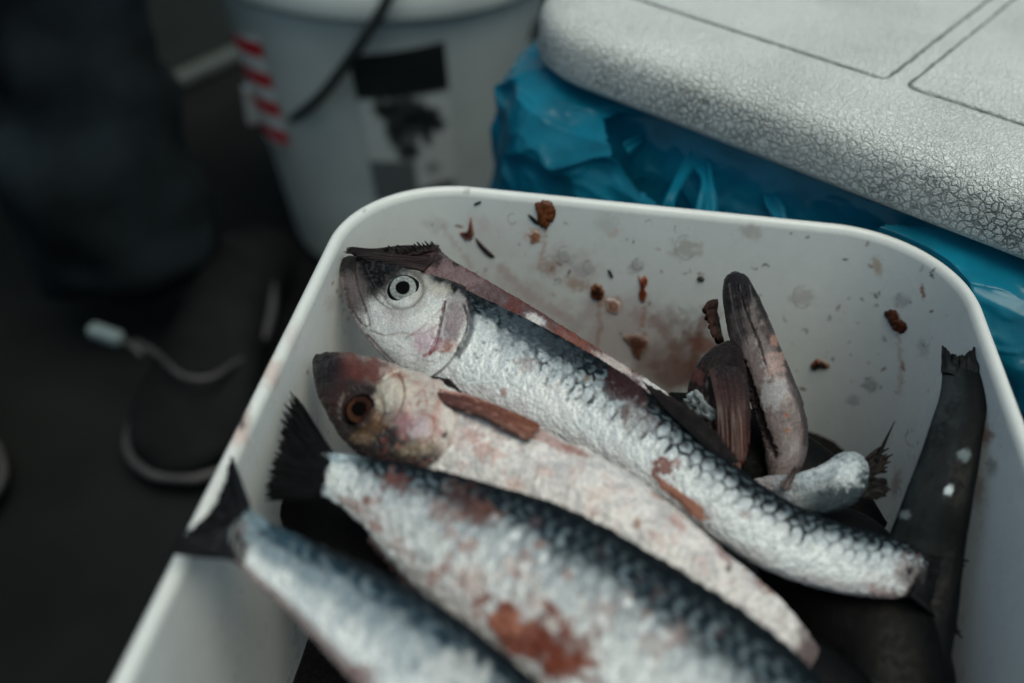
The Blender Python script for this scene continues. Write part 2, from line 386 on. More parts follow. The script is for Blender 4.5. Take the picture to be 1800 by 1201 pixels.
def ribbon(pts, yz, wd, seed):
    """strap of film inside the opening: points by pixel and height"""
    P = catmull(np.array([at(x, y, z) for (x, y), z in zip(pts, yz)]), 50)
    T = nrm(np.gradient(P, axis=0)); Vw = nrm(CAM-P); S = nrm(np.cross(T, Vw))
    t = np.linspace(-1, 1, 9); W_ = wd*(1+.3*np.sin(np.linspace(0, 7, 50)+seed))
    G = P[:, None]+S[:, None]*(W_[:, None]*t[None])[..., None]+Vw[:, None]*(wd*.5*np.sin(t*5+seed)[None]*np.cos(np.linspace(0, 5, 50)+seed)[:, None])[..., None]
    mesh('strap', G.reshape(-1, 3), grid_faces(50, 9), M_FILM, bag)
ribbon([(1262, 225), (1235, 262), (1205, 300), (1178, 350), (1170, 385)], [.395, .392, .386, .38, .37], .0035, 0)
ribbon([(1228, 275), (1240, 305), (1244, 340), (1242, 385)], [.39, .388, .385, .38], .0042, 1.5)
ribbon([(1100, 262), (1150, 235), (1210, 240), (1275, 262)], [.386, .39, .391, .392], .003, 2.5)
ribbon([(1275, 300), (1330, 325), (1400, 352), (1500, 392)], [.387, .386, .385, .38], .0042, 3.5)
ribbon([(1350, 300), (1352, 340), (1370, 375), (1390, 400)], [.388, .386, .383, .38], .003, 4.5)

# ------------------------------------------------------------------ plastic tub
TR = math.radians(-6.0); f1 = np.array([math.cos(TR), math.sin(TR)]); f2 = np.array([-math.sin(TR), math.cos(TR)])
TX, TY = .1352, .200; tc_ = f1*.0192+f2*.1925
stand = box('dark_crate', (tc_[0], tc_[1], .124), (.19, .30, .244), TR, M_STAND, None, .006)
tag(stand, 'low dark crate carrying the white fish tub', 'crate')
def build_tub():
    fr = (tc_[0], tc_[1], TX, TY, .054, TR)
    prof_o = [(.030, .249), (.024, .2485), (.021, .2505), (.019, .255), (.0035, .390), (.0016, .3905), (.0003, .3915), (0, .3935), (.0, .3965), (.0004, .3985), (.0013, .3996), (.0026, .4), (.0038, .3997), (.0048, .3988), (.0055, .397)]
    nin = 210
    inn = [(.0055+.0115*t+.0008*math.sin(t*3), .397-.125*t) for t in np.linspace(0, 1, nin)[1:]]
    fl = [(.0170+.013*math.sin(a), .272-.013*(1-math.cos(a))*1.0) for a in np.linspace(0, math.pi/2, 8)[1:]]
    fl += [(.040, .2588), (.052, .2588)]
    prof = prof_o+inn+fl
    rings = []
    for off, z in prof:
        p = rrect(*fr, off=off, dense=440, n_side=14, n_cor=16); rings.append(np.column_stack([p, np.full(len(p), z)]))
    V, n = loft(rings); F_ = grid_faces(len(prof), n, True)
    # slight unevenness of a moulded wall
    X, Y = proj(V); px = V[:, 0]*4000; py = V[:, 1]*4000+V[:, 2]*2500
    col = np.tile(lin(217, 219, 216, .92), (len(V), 1))
    k = np.repeat(np.arange(len(prof)), n); inner = k >= len(prof_o)-1
    vis = inner
    g = fbm(px, py, 160, 3, 3)
    col *= (1+.035*g)[:, None]
    # --- thin dried residue on the inside of the wall
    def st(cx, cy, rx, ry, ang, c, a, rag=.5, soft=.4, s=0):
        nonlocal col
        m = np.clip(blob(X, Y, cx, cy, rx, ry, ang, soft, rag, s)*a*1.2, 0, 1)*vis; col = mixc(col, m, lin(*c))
    def ln(pts, wd, c, a, rag=1.5, s=0):
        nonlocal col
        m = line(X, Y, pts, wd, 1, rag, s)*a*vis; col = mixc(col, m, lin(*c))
    # broad pinkish smears; dark brown ones low down also paint the top fish's shadow
    for (cx, cy, rx, ry, ang, c, a) in [
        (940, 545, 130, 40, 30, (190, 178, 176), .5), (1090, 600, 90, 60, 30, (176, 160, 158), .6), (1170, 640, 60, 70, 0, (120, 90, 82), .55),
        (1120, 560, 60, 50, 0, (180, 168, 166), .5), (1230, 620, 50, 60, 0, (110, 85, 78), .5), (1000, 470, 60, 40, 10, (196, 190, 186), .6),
        (1205, 437, 28, 17, -5, (168, 160, 154), .55), (1320, 408, 20, 14, 0, (160, 150, 144), .4), (1410, 523, 24, 14, 0, (176, 168, 164), .55),
        (1065, 395, 20, 18, 0, (190, 190, 188), .7), (1542, 467, 9, 17, -10, (176, 160, 140), .7), (1585, 530, 14, 12, 0, (166, 168, 168), .7),
        (1622, 513, 4, 14, -10, (150, 110, 90), .8), (1623, 612, 12, 16, 0, (165, 165, 162), .5), (1530, 678, 13, 12, 0, (165, 168, 168), .8),
        (1500, 705, 14, 9, 0, (150, 150, 150), .5), (1587, 645, 4, 8, -10, (130, 90, 80), .8), (1735, 765, 12, 18, 0, (140, 110, 100), .8),
        (1745, 820, 10, 16, 0, (140, 138, 136), .7), (1718, 860, 12, 30, 0, (150, 125, 118), .5), (1575, 850, 8, 25, 10, (140, 110, 100), .5),
        (1015, 500, 25, 12, 20, (178, 160, 150), .8), (965, 470, 16, 18, -30, (170, 150, 142), .7), (990, 455, 20, 14, 0, (166, 160, 156), .6),
        (1025, 475, 22, 14, 0, (176, 170, 168), .7), (1010, 575, 18, 14, 0, (184, 176, 174), .6), (1075, 535, 20, 18, 20, (180, 150, 138), .75),
        (1125, 555, 20, 14, 0, (150, 120, 110), .35), (1118, 470, 14, 12, 0, (160, 156, 154), .6), (850, 395, 12, 16, 0, (190, 180, 176), .5),
        (765, 395, 22, 16, 30, (184, 180, 180), .4), (940, 415, 14, 13, 20, (180, 130, 104), .75), (1080, 410, 12, 7, -30, (186, 160, 150), .4),
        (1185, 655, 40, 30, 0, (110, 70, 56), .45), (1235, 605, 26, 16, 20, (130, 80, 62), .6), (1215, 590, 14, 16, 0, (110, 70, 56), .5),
        (870, 420, 60, 36, 25, (204, 198, 196), .5), (580, 535, 10, 14, 0, (190, 180, 178), .5)]:
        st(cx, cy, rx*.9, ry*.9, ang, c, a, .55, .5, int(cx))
    # sharper flecks
    r = np.random.default_rng(12)
    for i in range(150):
        cx = r.uniform(700, 1760); cy = r.uniform(385+abs(cx-1100)*.02, 700)
        a_ = r.uniform(.8, 3.2); c = [(70, 66, 64), (120, 84, 70), (90, 88, 86), (150, 120, 108)][r.integers(4)]
        st(cx, cy, a_*r.uniform(.8, 2.4), a_, r.uniform(0, 180), c, r.uniform(.3, .8), .5, .4, i)
    for i in range(26):
        cx = r.uniform(730, 1720); cy = r.uniform(390, 640); L0 = r.uniform(5, 16); a_ = r.uniform(0, 6.3)
        ln([(cx, cy), (cx+L0*.5*math.cos(a_)+2, cy+L0*.5*math.sin(a_)), (cx+L0*math.cos(a_+.8), cy+L0*math.sin(a_+.8))], r.uniform(1.2, 2.4), (84, 76, 74), r.uniform(.4, .8), 1.2, i)
    for (cx, cy) in [(598, 520), (602, 530), (592, 512), (605, 545), (560, 640), (540, 655), (585, 498), (612, 560)]:
        st(cx, cy, 3, 3, 0, (140, 100, 86), .6, .5)
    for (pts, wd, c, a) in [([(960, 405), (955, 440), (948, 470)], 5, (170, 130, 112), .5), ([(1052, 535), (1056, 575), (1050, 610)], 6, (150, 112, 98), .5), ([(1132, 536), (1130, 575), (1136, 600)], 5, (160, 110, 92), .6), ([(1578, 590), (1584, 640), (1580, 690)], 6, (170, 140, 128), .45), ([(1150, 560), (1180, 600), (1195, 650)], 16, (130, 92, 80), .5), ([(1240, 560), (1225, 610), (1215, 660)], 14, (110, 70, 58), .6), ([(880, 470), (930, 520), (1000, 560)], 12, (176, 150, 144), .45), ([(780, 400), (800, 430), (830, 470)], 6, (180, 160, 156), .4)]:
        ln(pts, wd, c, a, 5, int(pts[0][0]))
    # lens-shaped dried scale outlines
    for (cx, cy, rr, a) in [(1120, 465, 10, .6), (992, 447, 14, .45), (1603, 770, 14, .6), (1530, 676, 12, .4), (1585, 528, 13, .3), (1350, 720, 10, .4), (900, 385, 9, .4), (1035, 470, 12, .4), (1205, 435, 22, .35), (1410, 522, 20, .35)]:
        th = np.linspace(.5, 5, 9); ln([(cx+rr*.8*math.cos(t), cy+rr*math.sin(t)) for t in th], 1.8, (110, 104, 100), a, 1.0, int(cx))
    # dirt along the left rim and outer edge (pale pink specks where fish slid over)
    rim = (k >= 8) & (k < len(prof_o)+6)
    def rb(cx, cy, rx, ry, c, a):
        nonlocal col
        m = blob(X, Y, cx, cy, rx, ry, 0, .5, .5, int(cx))*a*rim; col = mixc(col, m, lin(*c))
    for q in [(478, 655, 16, 26, (190, 165, 155), .6), (430, 735, 12, 30, (150, 120, 110), .6), (424, 745, 6, 14, (50, 40, 38), .8), (515, 590, 14, 24, (190, 176, 170), .4), (420, 770, 16, 20, (190, 160, 150), .6), (640, 370, 4, 3, (120, 110, 106), .5), (820, 335, 6, 4, (130, 120, 116), .6), (1500, 392, 5, 3, (120, 110, 106), .4)]:
        rb(*q)
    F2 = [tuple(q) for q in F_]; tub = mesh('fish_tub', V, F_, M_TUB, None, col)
    # floor of the tub
    last = V[-n:]; c0 = last.mean(0); Vf = np.vstack([last, c0]); Ff = [(i, (i+1) % n, n) for i in range(n)]
    tub_floor = mesh('tub_floor', Vf, Ff, M_TUB, tub, np.tile(lin(205, 200, 196, .9), (len(Vf), 1)))
    lo = V[:n]; Vf = np.vstack([lo, lo.mean(0)]); mesh('tub_underside', Vf, [((i+1) % n, i, n) for i in range(n)], M_TUB, tub, np.tile(lin(215, 215, 212, .9), (len(Vf), 1)))
    nor = np.zeros((len(V), 3)); 
    tub.data.vertices.foreach_get('normal', (nb := np.zeros(len(V)*3, np.float32))); nor = nb.reshape(-1, 3)
    return tub, V, nor, X, Y, inner
tub, TV, TN, TXp, TYp, TIN = build_tub()
tag(tub, 'white rounded plastic tub full of whole herring, stained inside', 'tub')

def wall_hit(px, py, flip=True):
    d = np.hypot(TXp-px, TYp-py); d[~TIN] = 1e9
    i = int(np.argmin(d)); n = TN[i]; v = CAM-TV[i]
    if n@v < 0: n = -n
    return TV[i], n/np.linalg.norm(n)

def scrap(px, py, pts, h, col, label, cat='scrap', seed=0, edge=None, name='fish_scrap', hit=None, mat=None):
    """irregular soft lump stuck to a surface; pts = outline offsets in pixels"""
    P0, n = hit or wall_hit(px, py)
    P0 = P0+n*.0003
    C2 = on_plane(np.array([px+p[0] for p in pts]), np.array([py+p[1] for p in pts]), P0[None], n[None])
    c = C2.mean(0); ring = catmull(np.vstack([C2, C2[:1]]), len(pts)*6+1)[:-1]; m = len(ring)
    r = np.random.default_rng(seed); ring = ring+(ring-c)*r.normal(0, .05, (m, 1))
    V = []; K = 9
    for k in range(K):
        t = k/(K-1); q = c+(ring-c)*(1-t); hh = .65*h*(1-(1-t)**2.2)**.6
        nz = fbm(q[:, 0]*4000, q[:, 1]*4000+q[:, 2]*3000, 7, 3, seed)
        V.append(q+n*(hh*(1+.5*nz))[:, None]-n*(.0006 if k == 0 else 0))
    V = np.vstack(V); F_ = grid_faces(K, m, True)
    cc = np.tile(np.asarray(col), (len(V), 1)); nz = fbm(V[:, 0]*4000, (V[:, 1]+V[:, 2])*4000, 9, 3, seed+2)
    h_ = 0; cc = cc*.7*(1+.6*nz)[:, None]
    if edge is not None:
        t = np.repeat(np.linspace(0, 1, K), m); cc = mixc(cc, 1-ss(t+.2*nz, .05, .5), np.asarray(edge))
    o = mesh(name, V, F_, mat or M_SCRAP, None, cc)
    return tag(o, label, cat)

scrap(957, 380, [(-18, -22), (2, -27), (16, -20), (21, -2), (12, 14), (2, 24), (-12, 14), (-14, -2)], .0022, lin(120, 66, 34), 'orange brown crinkled flesh scrap high on the tub back wall, left', seed=1, edge=lin(80, 42, 24))
scrap(940, 417, [(-10, -5), (0, -12), (11, -5), (6, 8), (-6, 12)], .0006, lin(170, 112, 84), 'small pale orange smear just below the crinkled orange scrap', seed=2, edge=lin(185, 160, 150))
scrap(934, 383, [(-6, -6), (0, -4), (12, 8), (16, 14), (8, 12), (-2, 2)], .0008, lin(34, 28, 26), 'thin dark thread beside the crinkled orange scrap', seed=3)
scrap(1575, 566, [(-24, -16), (-12, -24), (2, -18), (8, -6), (20, 4), (22, 16), (8, 22), (-8, 12), (-14, 0)], .0016, lin(92, 48, 32), 'two-lobed brown blood clot on the right of the back wall', seed=4, edge=lin(60, 32, 26))
scrap(1050, 516, [(-13, -12), (0, -18), (12, -6), (12, 8), (2, 14), (-12, 8)], .0016, lin(66, 36, 20), 'round dark brown blood clot in the middle of the back wall', seed=5, edge=lin(120, 80, 60))
scrap(1130, 500, [(-8, -12), (6, -14), (9, -2), (3, 6), (8, 20), (0, 34), (-8, 22), (-5, 4)], .001, lin(122, 60, 40), 'narrow rusty red clot right of the round brown one', seed=6, edge=lin(150, 96, 76))
scrap(1118, 606, [(-26, -14), (-8, -20), (18, -14), (26, 0), (16, 16), (6, 30), (-6, 20), (-12, 4)], .0007, lin(104, 68, 54), 'brown triangular smear low on the back wall behind the top herring', seed=7, edge=lin(146, 122, 112))
scrap(822, 406, [(-16, 2), (-6, 6), (4, -8), (6, -26), (10, -8), (12, 8), (4, 18), (-8, 16)], .0011, lin(100, 62, 50), 'hook shaped brown scrap near the left end of the back wall', seed=8, edge=lin(150, 110, 96))
scrap(848, 436, [(-14, -20), (-4, -10), (10, 4), (22, 16), (14, 18), (2, 8), (-8, -4)], .0009, lin(60, 46, 42), 'thin dark tail hanging below the hook shaped scrap', seed=9)
scrap(839, 358, [(-6, 0), (5, -4), (7, -1), (-5, 4)], .0006, lin(52, 44, 42), 'tiny dark splinter under the rim above the hook shaped scrap', seed=10)
scrap(1441, 642, [(-18, 2), (-8, -10), (4, -8), (18, 0), (16, 6), (0, 6), (-12, 10)], .0018, lin(44, 34, 30), 'dark brown curled flake on the wall right of the upright fish', seed=11, edge=lin(110, 66, 46))
scrap(1232, 491, [(-7, -2), (0, -6), (7, 0), (3, 5), (-5, 4)], .001, lin(70, 68, 66), 'small grey fleck left of the upright fish tip', seed=12)
scrap(1073, 482, [(-5, -7), (0, -6), (5, 5), (3, 8), (-2, 2)], .0006, lin(50, 48, 48), 'tiny slanted dark splinter above the round brown clot', seed=13)
scrap(764, 436, [(-5, -4), (3, -6), (6, 0), (2, 6), (-4, 6)], .001, lin(96, 52, 52), 'tiny dark red crumb above the ragged tail tip', seed=14)
scrap(1075, 538, [(-12, -14), (10, -10), (16, 4), (8, 16), (-8, 10)], .0005, lin(168, 122, 102), 'pale pink smear touching the round brown clot', seed=15, edge=lin(188, 172, 166))

# ------------------------------------------------------------------ fish
def hexscales(S, T, L, Wd, seed, jit=.10):
    """overlapping scales: the head-side one covers the next; -> (rim closeness, distance, cell random)"""
    Sx = S/L+jit*fbm(S, T, 60, 2, seed)*3; Ty = T/Wd+jit*fbm(S, T, 50, 2, seed+4)*3
    bx = np.full(S.shape, 1e9); dist = np.ones(S.shape); idr = np.zeros(S.shape); j0 = np.round(Ty)
    for dj in (-1, 0, 1):
        j = j0+dj; off = .5*np.mod(j, 2); i0 = np.round(Sx-off)
        for di in (-2, -1, 0, 1):
            i = i0+di; h1 = _h(i+300, j+300, seed)/256.; h2 = _h(i+700, j+100, seed+5)/256.
            cx = i+off+(h1-.5)*.22; d = np.hypot((Sx-cx)/1.02, (Ty-j-(h2-.5)*.2)/.80)/(.93+.14*h2)
            m = (d < 1) & (cx < bx); bx = np.where(m, cx, bx); dist = np.where(m, d, dist); idr = np.where(m, h1, idr)
    return 1-dist, dist, idr

def smooth_stations(st, n):
    return catmull(np.array(st, float), n)
MM = 0.25e-3
def fish_body(name, st, paint, parent, Nu=500, Nv=150, thick=.5, tilt=.5, mat=None, fatten=.97, thin=1.0):
    A = smooth_stations(st, Nu)
    mid = at((A[:, 0]+A[:, 2])/2, (A[:, 1]+A[:, 3])/2, A[:, 4:5].ravel()) if False else np.array([at(*( (a[0]+a[2])/2, (a[1]+a[3])/2 ), a[4]) for a in A])
    Tn = nrm(np.gradient(mid, axis=0))
    N = nrm(np.array([0, 0, 1.])*(1-tilt)+nrm(CAM-mid)*tilt); N = nrm(N-np.sum(N*Tn, 1, keepdims=True)*Tn)
    for _ in range(2): N = nrm((N+np.roll(N, 3, 0)*0+N))
    P1 = on_plane(A[:, 0], A[:, 1], mid, N); P2 = on_plane(A[:, 2], A[:, 3], mid, N)
    Cn = (P1+P2)/2; Wv = (P1-P2)/2*fatten; a = np.linalg.norm(Wv, axis=1)
    nf = int(Nv*.72); th = np.r_[np.linspace(0, math.pi, nf, endpoint=False), np.linspace(math.pi, 2*math.pi, Nv-nf, endpoint=False)]
    ct, sn = np.cos(th), np.sin(th)
    tk = thick*a*(thin + (1-thin)*np.clip(np.linspace(0, 1, Nu)/.25, 0, 1)**.7); 
    V = Cn[:, None]+Wv[:, None]*(ct)[None, :, None]+N[:, None]*(tk[:, None]*(np.sign(sn)*abs(sn)**.85)[None])[..., None]
    Vf = V.reshape(-1, 3)
    # normals
    du = np.gradient(V, axis=0); dv = np.roll(V, -1, 1)-np.roll(V, 1, 1); Nm = nrm(np.cross(dv, du))
    outw = V-Cn[:, None]; sg = np.sign(np.sum(Nm*outw, -1, keepdims=True)); sg[sg == 0] = 1; Nm = (Nm*sg).reshape(-1, 3)
    X, Y = proj(Vf)
    Scum = np.r_[0, np.cumsum(np.linalg.norm(np.diff(Cn, axis=0), axis=1))]/MM
    S = np.repeat(Scum, Nv); arc = (np.pi/2-np.where(th > np.pi, 2*np.pi-th, th))
    T = (a[:, None]/MM*(arc*.82)[None]).ravel()
    t = np.tile(ct, Nu); front = np.tile(sn > -.12, Nu); s = np.repeat(np.linspace(0, 1, Nu), Nv)
    ctx = dict(X=X, Y=Y, S=S, T=T, t=t, s=s, front=front, n=len(Vf))
    col, disp = paint(ctx)
    Vd = Vf+Nm*disp[:, None]
    F_ = grid_faces(Nu, Nv, True)
    V2 = np.vstack([Vd, Cn[:1], Cn[-1:]]); col = np.vstack([col, col[:1], col[-1:]])
    j = np.arange(Nv); j2 = (j+1) % Nv; n0 = len(Vf); b = (Nu-1)*Nv
    cap = np.concatenate([np.stack([j2, j, np.full(Nv, n0)], 1), np.stack([b+j, b+j2, np.full(Nv, n0+1)], 1)])
    Fl = [tuple(q) for q in F_.tolist()]+[tuple(q) for q in cap.tolist()]
    o = mesh(name, V2, Fl, mat or M_FISH, parent, col)
    return o, (Vd, Nm, X, Y, front)

def hit_of(info, px, py):
    V, N, X, Y, fr = info; d = np.hypot(X-px, Y-py); d[~fr] = 1e9; i = int(np.argmin(d)); return V[i], N[i]

def eye(parent, info, px, py, rpx, iris, pupil_r, rimc, bulge=.0022, pup=(0.004, .004, .005), squash=1.0, ang=0, iris2=None, seed=0):
    P0, n = hit_of(info, px, py); n = nrm(nrm(n)*.5+nrm(CAM-P0)*.5)
    a = nrm(np.cross(n, [0, 0, 1.])); b = np.cross(n, a); K, m = 36, 72
    R = rpx*np.linalg.norm(P0-CAM)/FPX; th = np.linspace(0, 2*math.pi, m, endpoint=False); V = []; C_ = []
    for k in range(K):
        r = k/(K-1)
        x = r*np.cos(th); y = r*np.sin(th)*squash
        h = bulge*(1-r**2.4)-.0012*ss(np.array([r]), .86, 1)[0]+ (.0004*math.exp(-((r-.8)/.07)**2))
        V.append(P0+R*(a[None]*x[:, None]+b[None]*y[:, None])+n*h)
        c = np.tile(np.asarray(iris), (m, 1)); nz = fbm(th*14/6.28*3+0*th, r*9+0*th, 1.5, 3, seed)
        c = c*(1+.55*nz-.25*ss(r+0*th, .6, .3))[:, None]
        if iris2 is not None: c = mixc(c, ss(np.sin(th+1)+nz, .0, .8), np.asarray(iris2))
        pr = pupil_r*(1+.12*np.cos(th-ang)**3)
        c = mixc(c, 1-ss(r+0*th, pr*.93, pr*1.06), np.asarray(pup))
        c = mixc(c, ss(r+0*th, .70, .80), np.asarray(rimc)); C_.append(c)
    V = np.vstack(V); C_ = np.vstack(C_)
    o = mesh('eye', V, grid_faces(K, m, True), M_EYE, parent, C_); return o

def fin(name, base, tip, zb, zt, colb, colt, parent, nu=60, nv=26, rag=.12, rays=9, seed=0, th=.0005, mat=None, wave=.0008, lift=0, rc=.35, edge=None):
    B = catmull(np.array([at(x, y, z) for (x, y), z in zip(base, zb)]), nu); Tt = catmull(np.array([at(x, y, z) for (x, y), z in zip(tip, zt)]), nu)
    u = np.linspace(0, 1, nu); v = np.linspace(0, 1, nv)
    rg = 1+rag*fbm(u*rays*3, u*0, 1.0, 3, seed)+rag*.6*(np.abs((u*rays*1.5) % 1-.5)-.25)
    U, Vv = np.meshgrid(u, v, indexing='ij')
    P = B[:, None]+(Tt-B)[:, None]*(Vv*rg[:, None])[..., None]
    n = nrm(np.cross(B[-1]-B[0]+1e-9, (Tt-B).mean(0))); n = n*np.sign(n@(CAM-B[0]))
    rr = np.sin(U*rays*2*math.pi+fbm(U*6, Vv*2, 1, 2, seed)); P = P+n*(wave*rr*Vv*.5+.003*lift*np.sin(Vv*math.pi)+wave*2*noise(U*3, Vv*2, seed))[..., None]
    c = np.asarray(colb)[None, None]*(1-Vv[..., None])+np.asarray(colt)[None, None]*Vv[..., None]
    c = c*(1+rc*rr+min(.5, 1.6*rc)*fbm(U*rays*.8, Vv*2, 1, 3, seed+3))[..., None]
    c = c.reshape(-1, 3)
    if edge is not None:
        Uf, Vf_ = U.ravel(), Vv.ravel(); nz = fbm(Uf*6, Vf_*9, 1, 4, seed+8)
        c = mixc(c, (1-ss(Uf+.22*nz, .05, .25))*.85, np.asarray(edge)); c = mixc(c, ss(Uf+.15*nz, .72, 1)*.8, lin(30, 19, 18)); c = mixc(c, ss(nz, .45, .7)*.6, np.asarray(edge))
    o = mesh(name, P.reshape(-1, 3), grid_faces(nu, nv), mat or M_FIN, parent, c)
    so = o.modifiers.new('thickness', 'SOLIDIFY'); so.thickness = th; so.offset = 0
    return o

DK = lin(12, 17, 21); DKB = lin(15, 23, 29); SIL = lin(196, 201, 202, 1.0); SBL = lin(150, 170, 180); WH = lin(212, 215, 214)
PINK = lin(178, 150, 148); BR = lin(92, 52, 40); RED = lin(110, 48, 40)

def skin_base(c, amp=1.0, seed=0, top=.25, top2=.62, sgn=1, cell=(21, 17), dark=DK, mid=DKB, scol=SBL, white=SIL, scale_vis=1.0, belly_pink=.25, rough=1.0, edgew=.22, hv=None, pits=1.0, blue=.45, flip=1):
    """silver flank, dark back towards sgn*t = 1, scales whose outlines fade down the flank"""
    X, Y, S, T, t, s = c['X'], c['Y'], c['S'], c['T'], c['t']*sgn, c['s']
    n1 = fbm(S, T, 45, 4, seed); n2 = fbm(S, T, 14, 4, seed+1); n3 = fbm(S, T, 5.5, 3, seed+2)
    ed, cd_, idr = hexscales(flip*(S+1.2*n2+.5*n3), T+1.5*n1, cell[0], cell[1], seed)
    patch_ = .5+.5*ss(fbm(S, T, 38, 3, seed+31), -.35, .25)
    back = ss(t+.10*n1+.05*n2, top, top2)
    col = np.tile(white, (c['n'], 1))*(1+.22*n2+.22*n3+.08*n1)[:, None]
    col = mixc(col, np.clip(ss(t+.14*n1+.06*n2, top-.55, top+.12)*blue, 0, 1), lin(84, 106, 122))
    pit = pits*ss(n3*.7+n2*.8, .5, .95); col = mixc(col, pit*.45, lin(92, 98, 102))
    col = mixc(col, np.clip(min(1, pits+.01)*.30*ss(n1+.5*n2, -.1, .9), 0, 1), lin(150, 160, 166))
    col = mixc(col, np.clip(belly_pink*ss(-t+.4*n1, .35, 1.1), 0, 1), PINK)
    vis = scale_vis*ss(t+.14*n1, -.35, .35) if hv is None else np.clip(hv*ss(t+.14*n1, -.4, .25), 0, 1)
    edge = (1-ss(ed, .10+.06*idr, .26+.22*idr+.06*n2))*patch_
    # scale centres on the dark back show as dull blue-silver spots
    dk = np.tile(mid, (c['n'], 1))*(1+.35*n2)[:, None]
    spot = ss(cd_, .25, .55)*(1-ss(cd_, .62, .88))*(.25+.75*idr)
    dk = mixc(dk, np.clip(spot*.8*(1-ss(t, .70, .95)), 0, 1), scol*.55)
    dk = mixc(dk, ss(t+.06*n2, top2-.08, .93), dark)
    col = mixc(col, back, dk)
    col = mixc(col, np.clip(edge*vis*(.95+.2*back)*(.85+.5*n2), 0, .95), dark*.9)
    lift = .35+.65*ss(t+.1*n1, -.6, .2)
    disp = amp*MM*(.9*(ss(cd_, .1, .85)-ss(cd_, .9, 1.0))*lift*rough*patch_*(.5+.6*idr)-.9*edge*vis+1.0*n2*rough+.55*n3*rough)
    return col, disp, dict(n1=n1, n2=n2, n3=n3, back=back, edge=edge, cd=cd_, id=idr)

def stains_and_glints(c, col, lst):
    for i, (cx, cy, rx, ry, ang, cc, a) in enumerate(lst):
        m = blob(c['X'], c['Y'], cx, cy, rx, ry, ang, .4, .75 if min(rx, ry) > 11 else .25, i+int(cx))*a*c['front']; col = mixc(col, m, lin(*cc))
    return col
def lines(c, col, disp, lst, dd=-1.2):
    for i, (pts, wd, cc, a) in enumerate(lst):
        m = line(c['X'], c['Y'], pts, wd, 1.0, wd*.35, i)*a*c['front']; col = mixc(col, m, lin(*cc)); disp = disp+m*dd*MM
    return col, disp

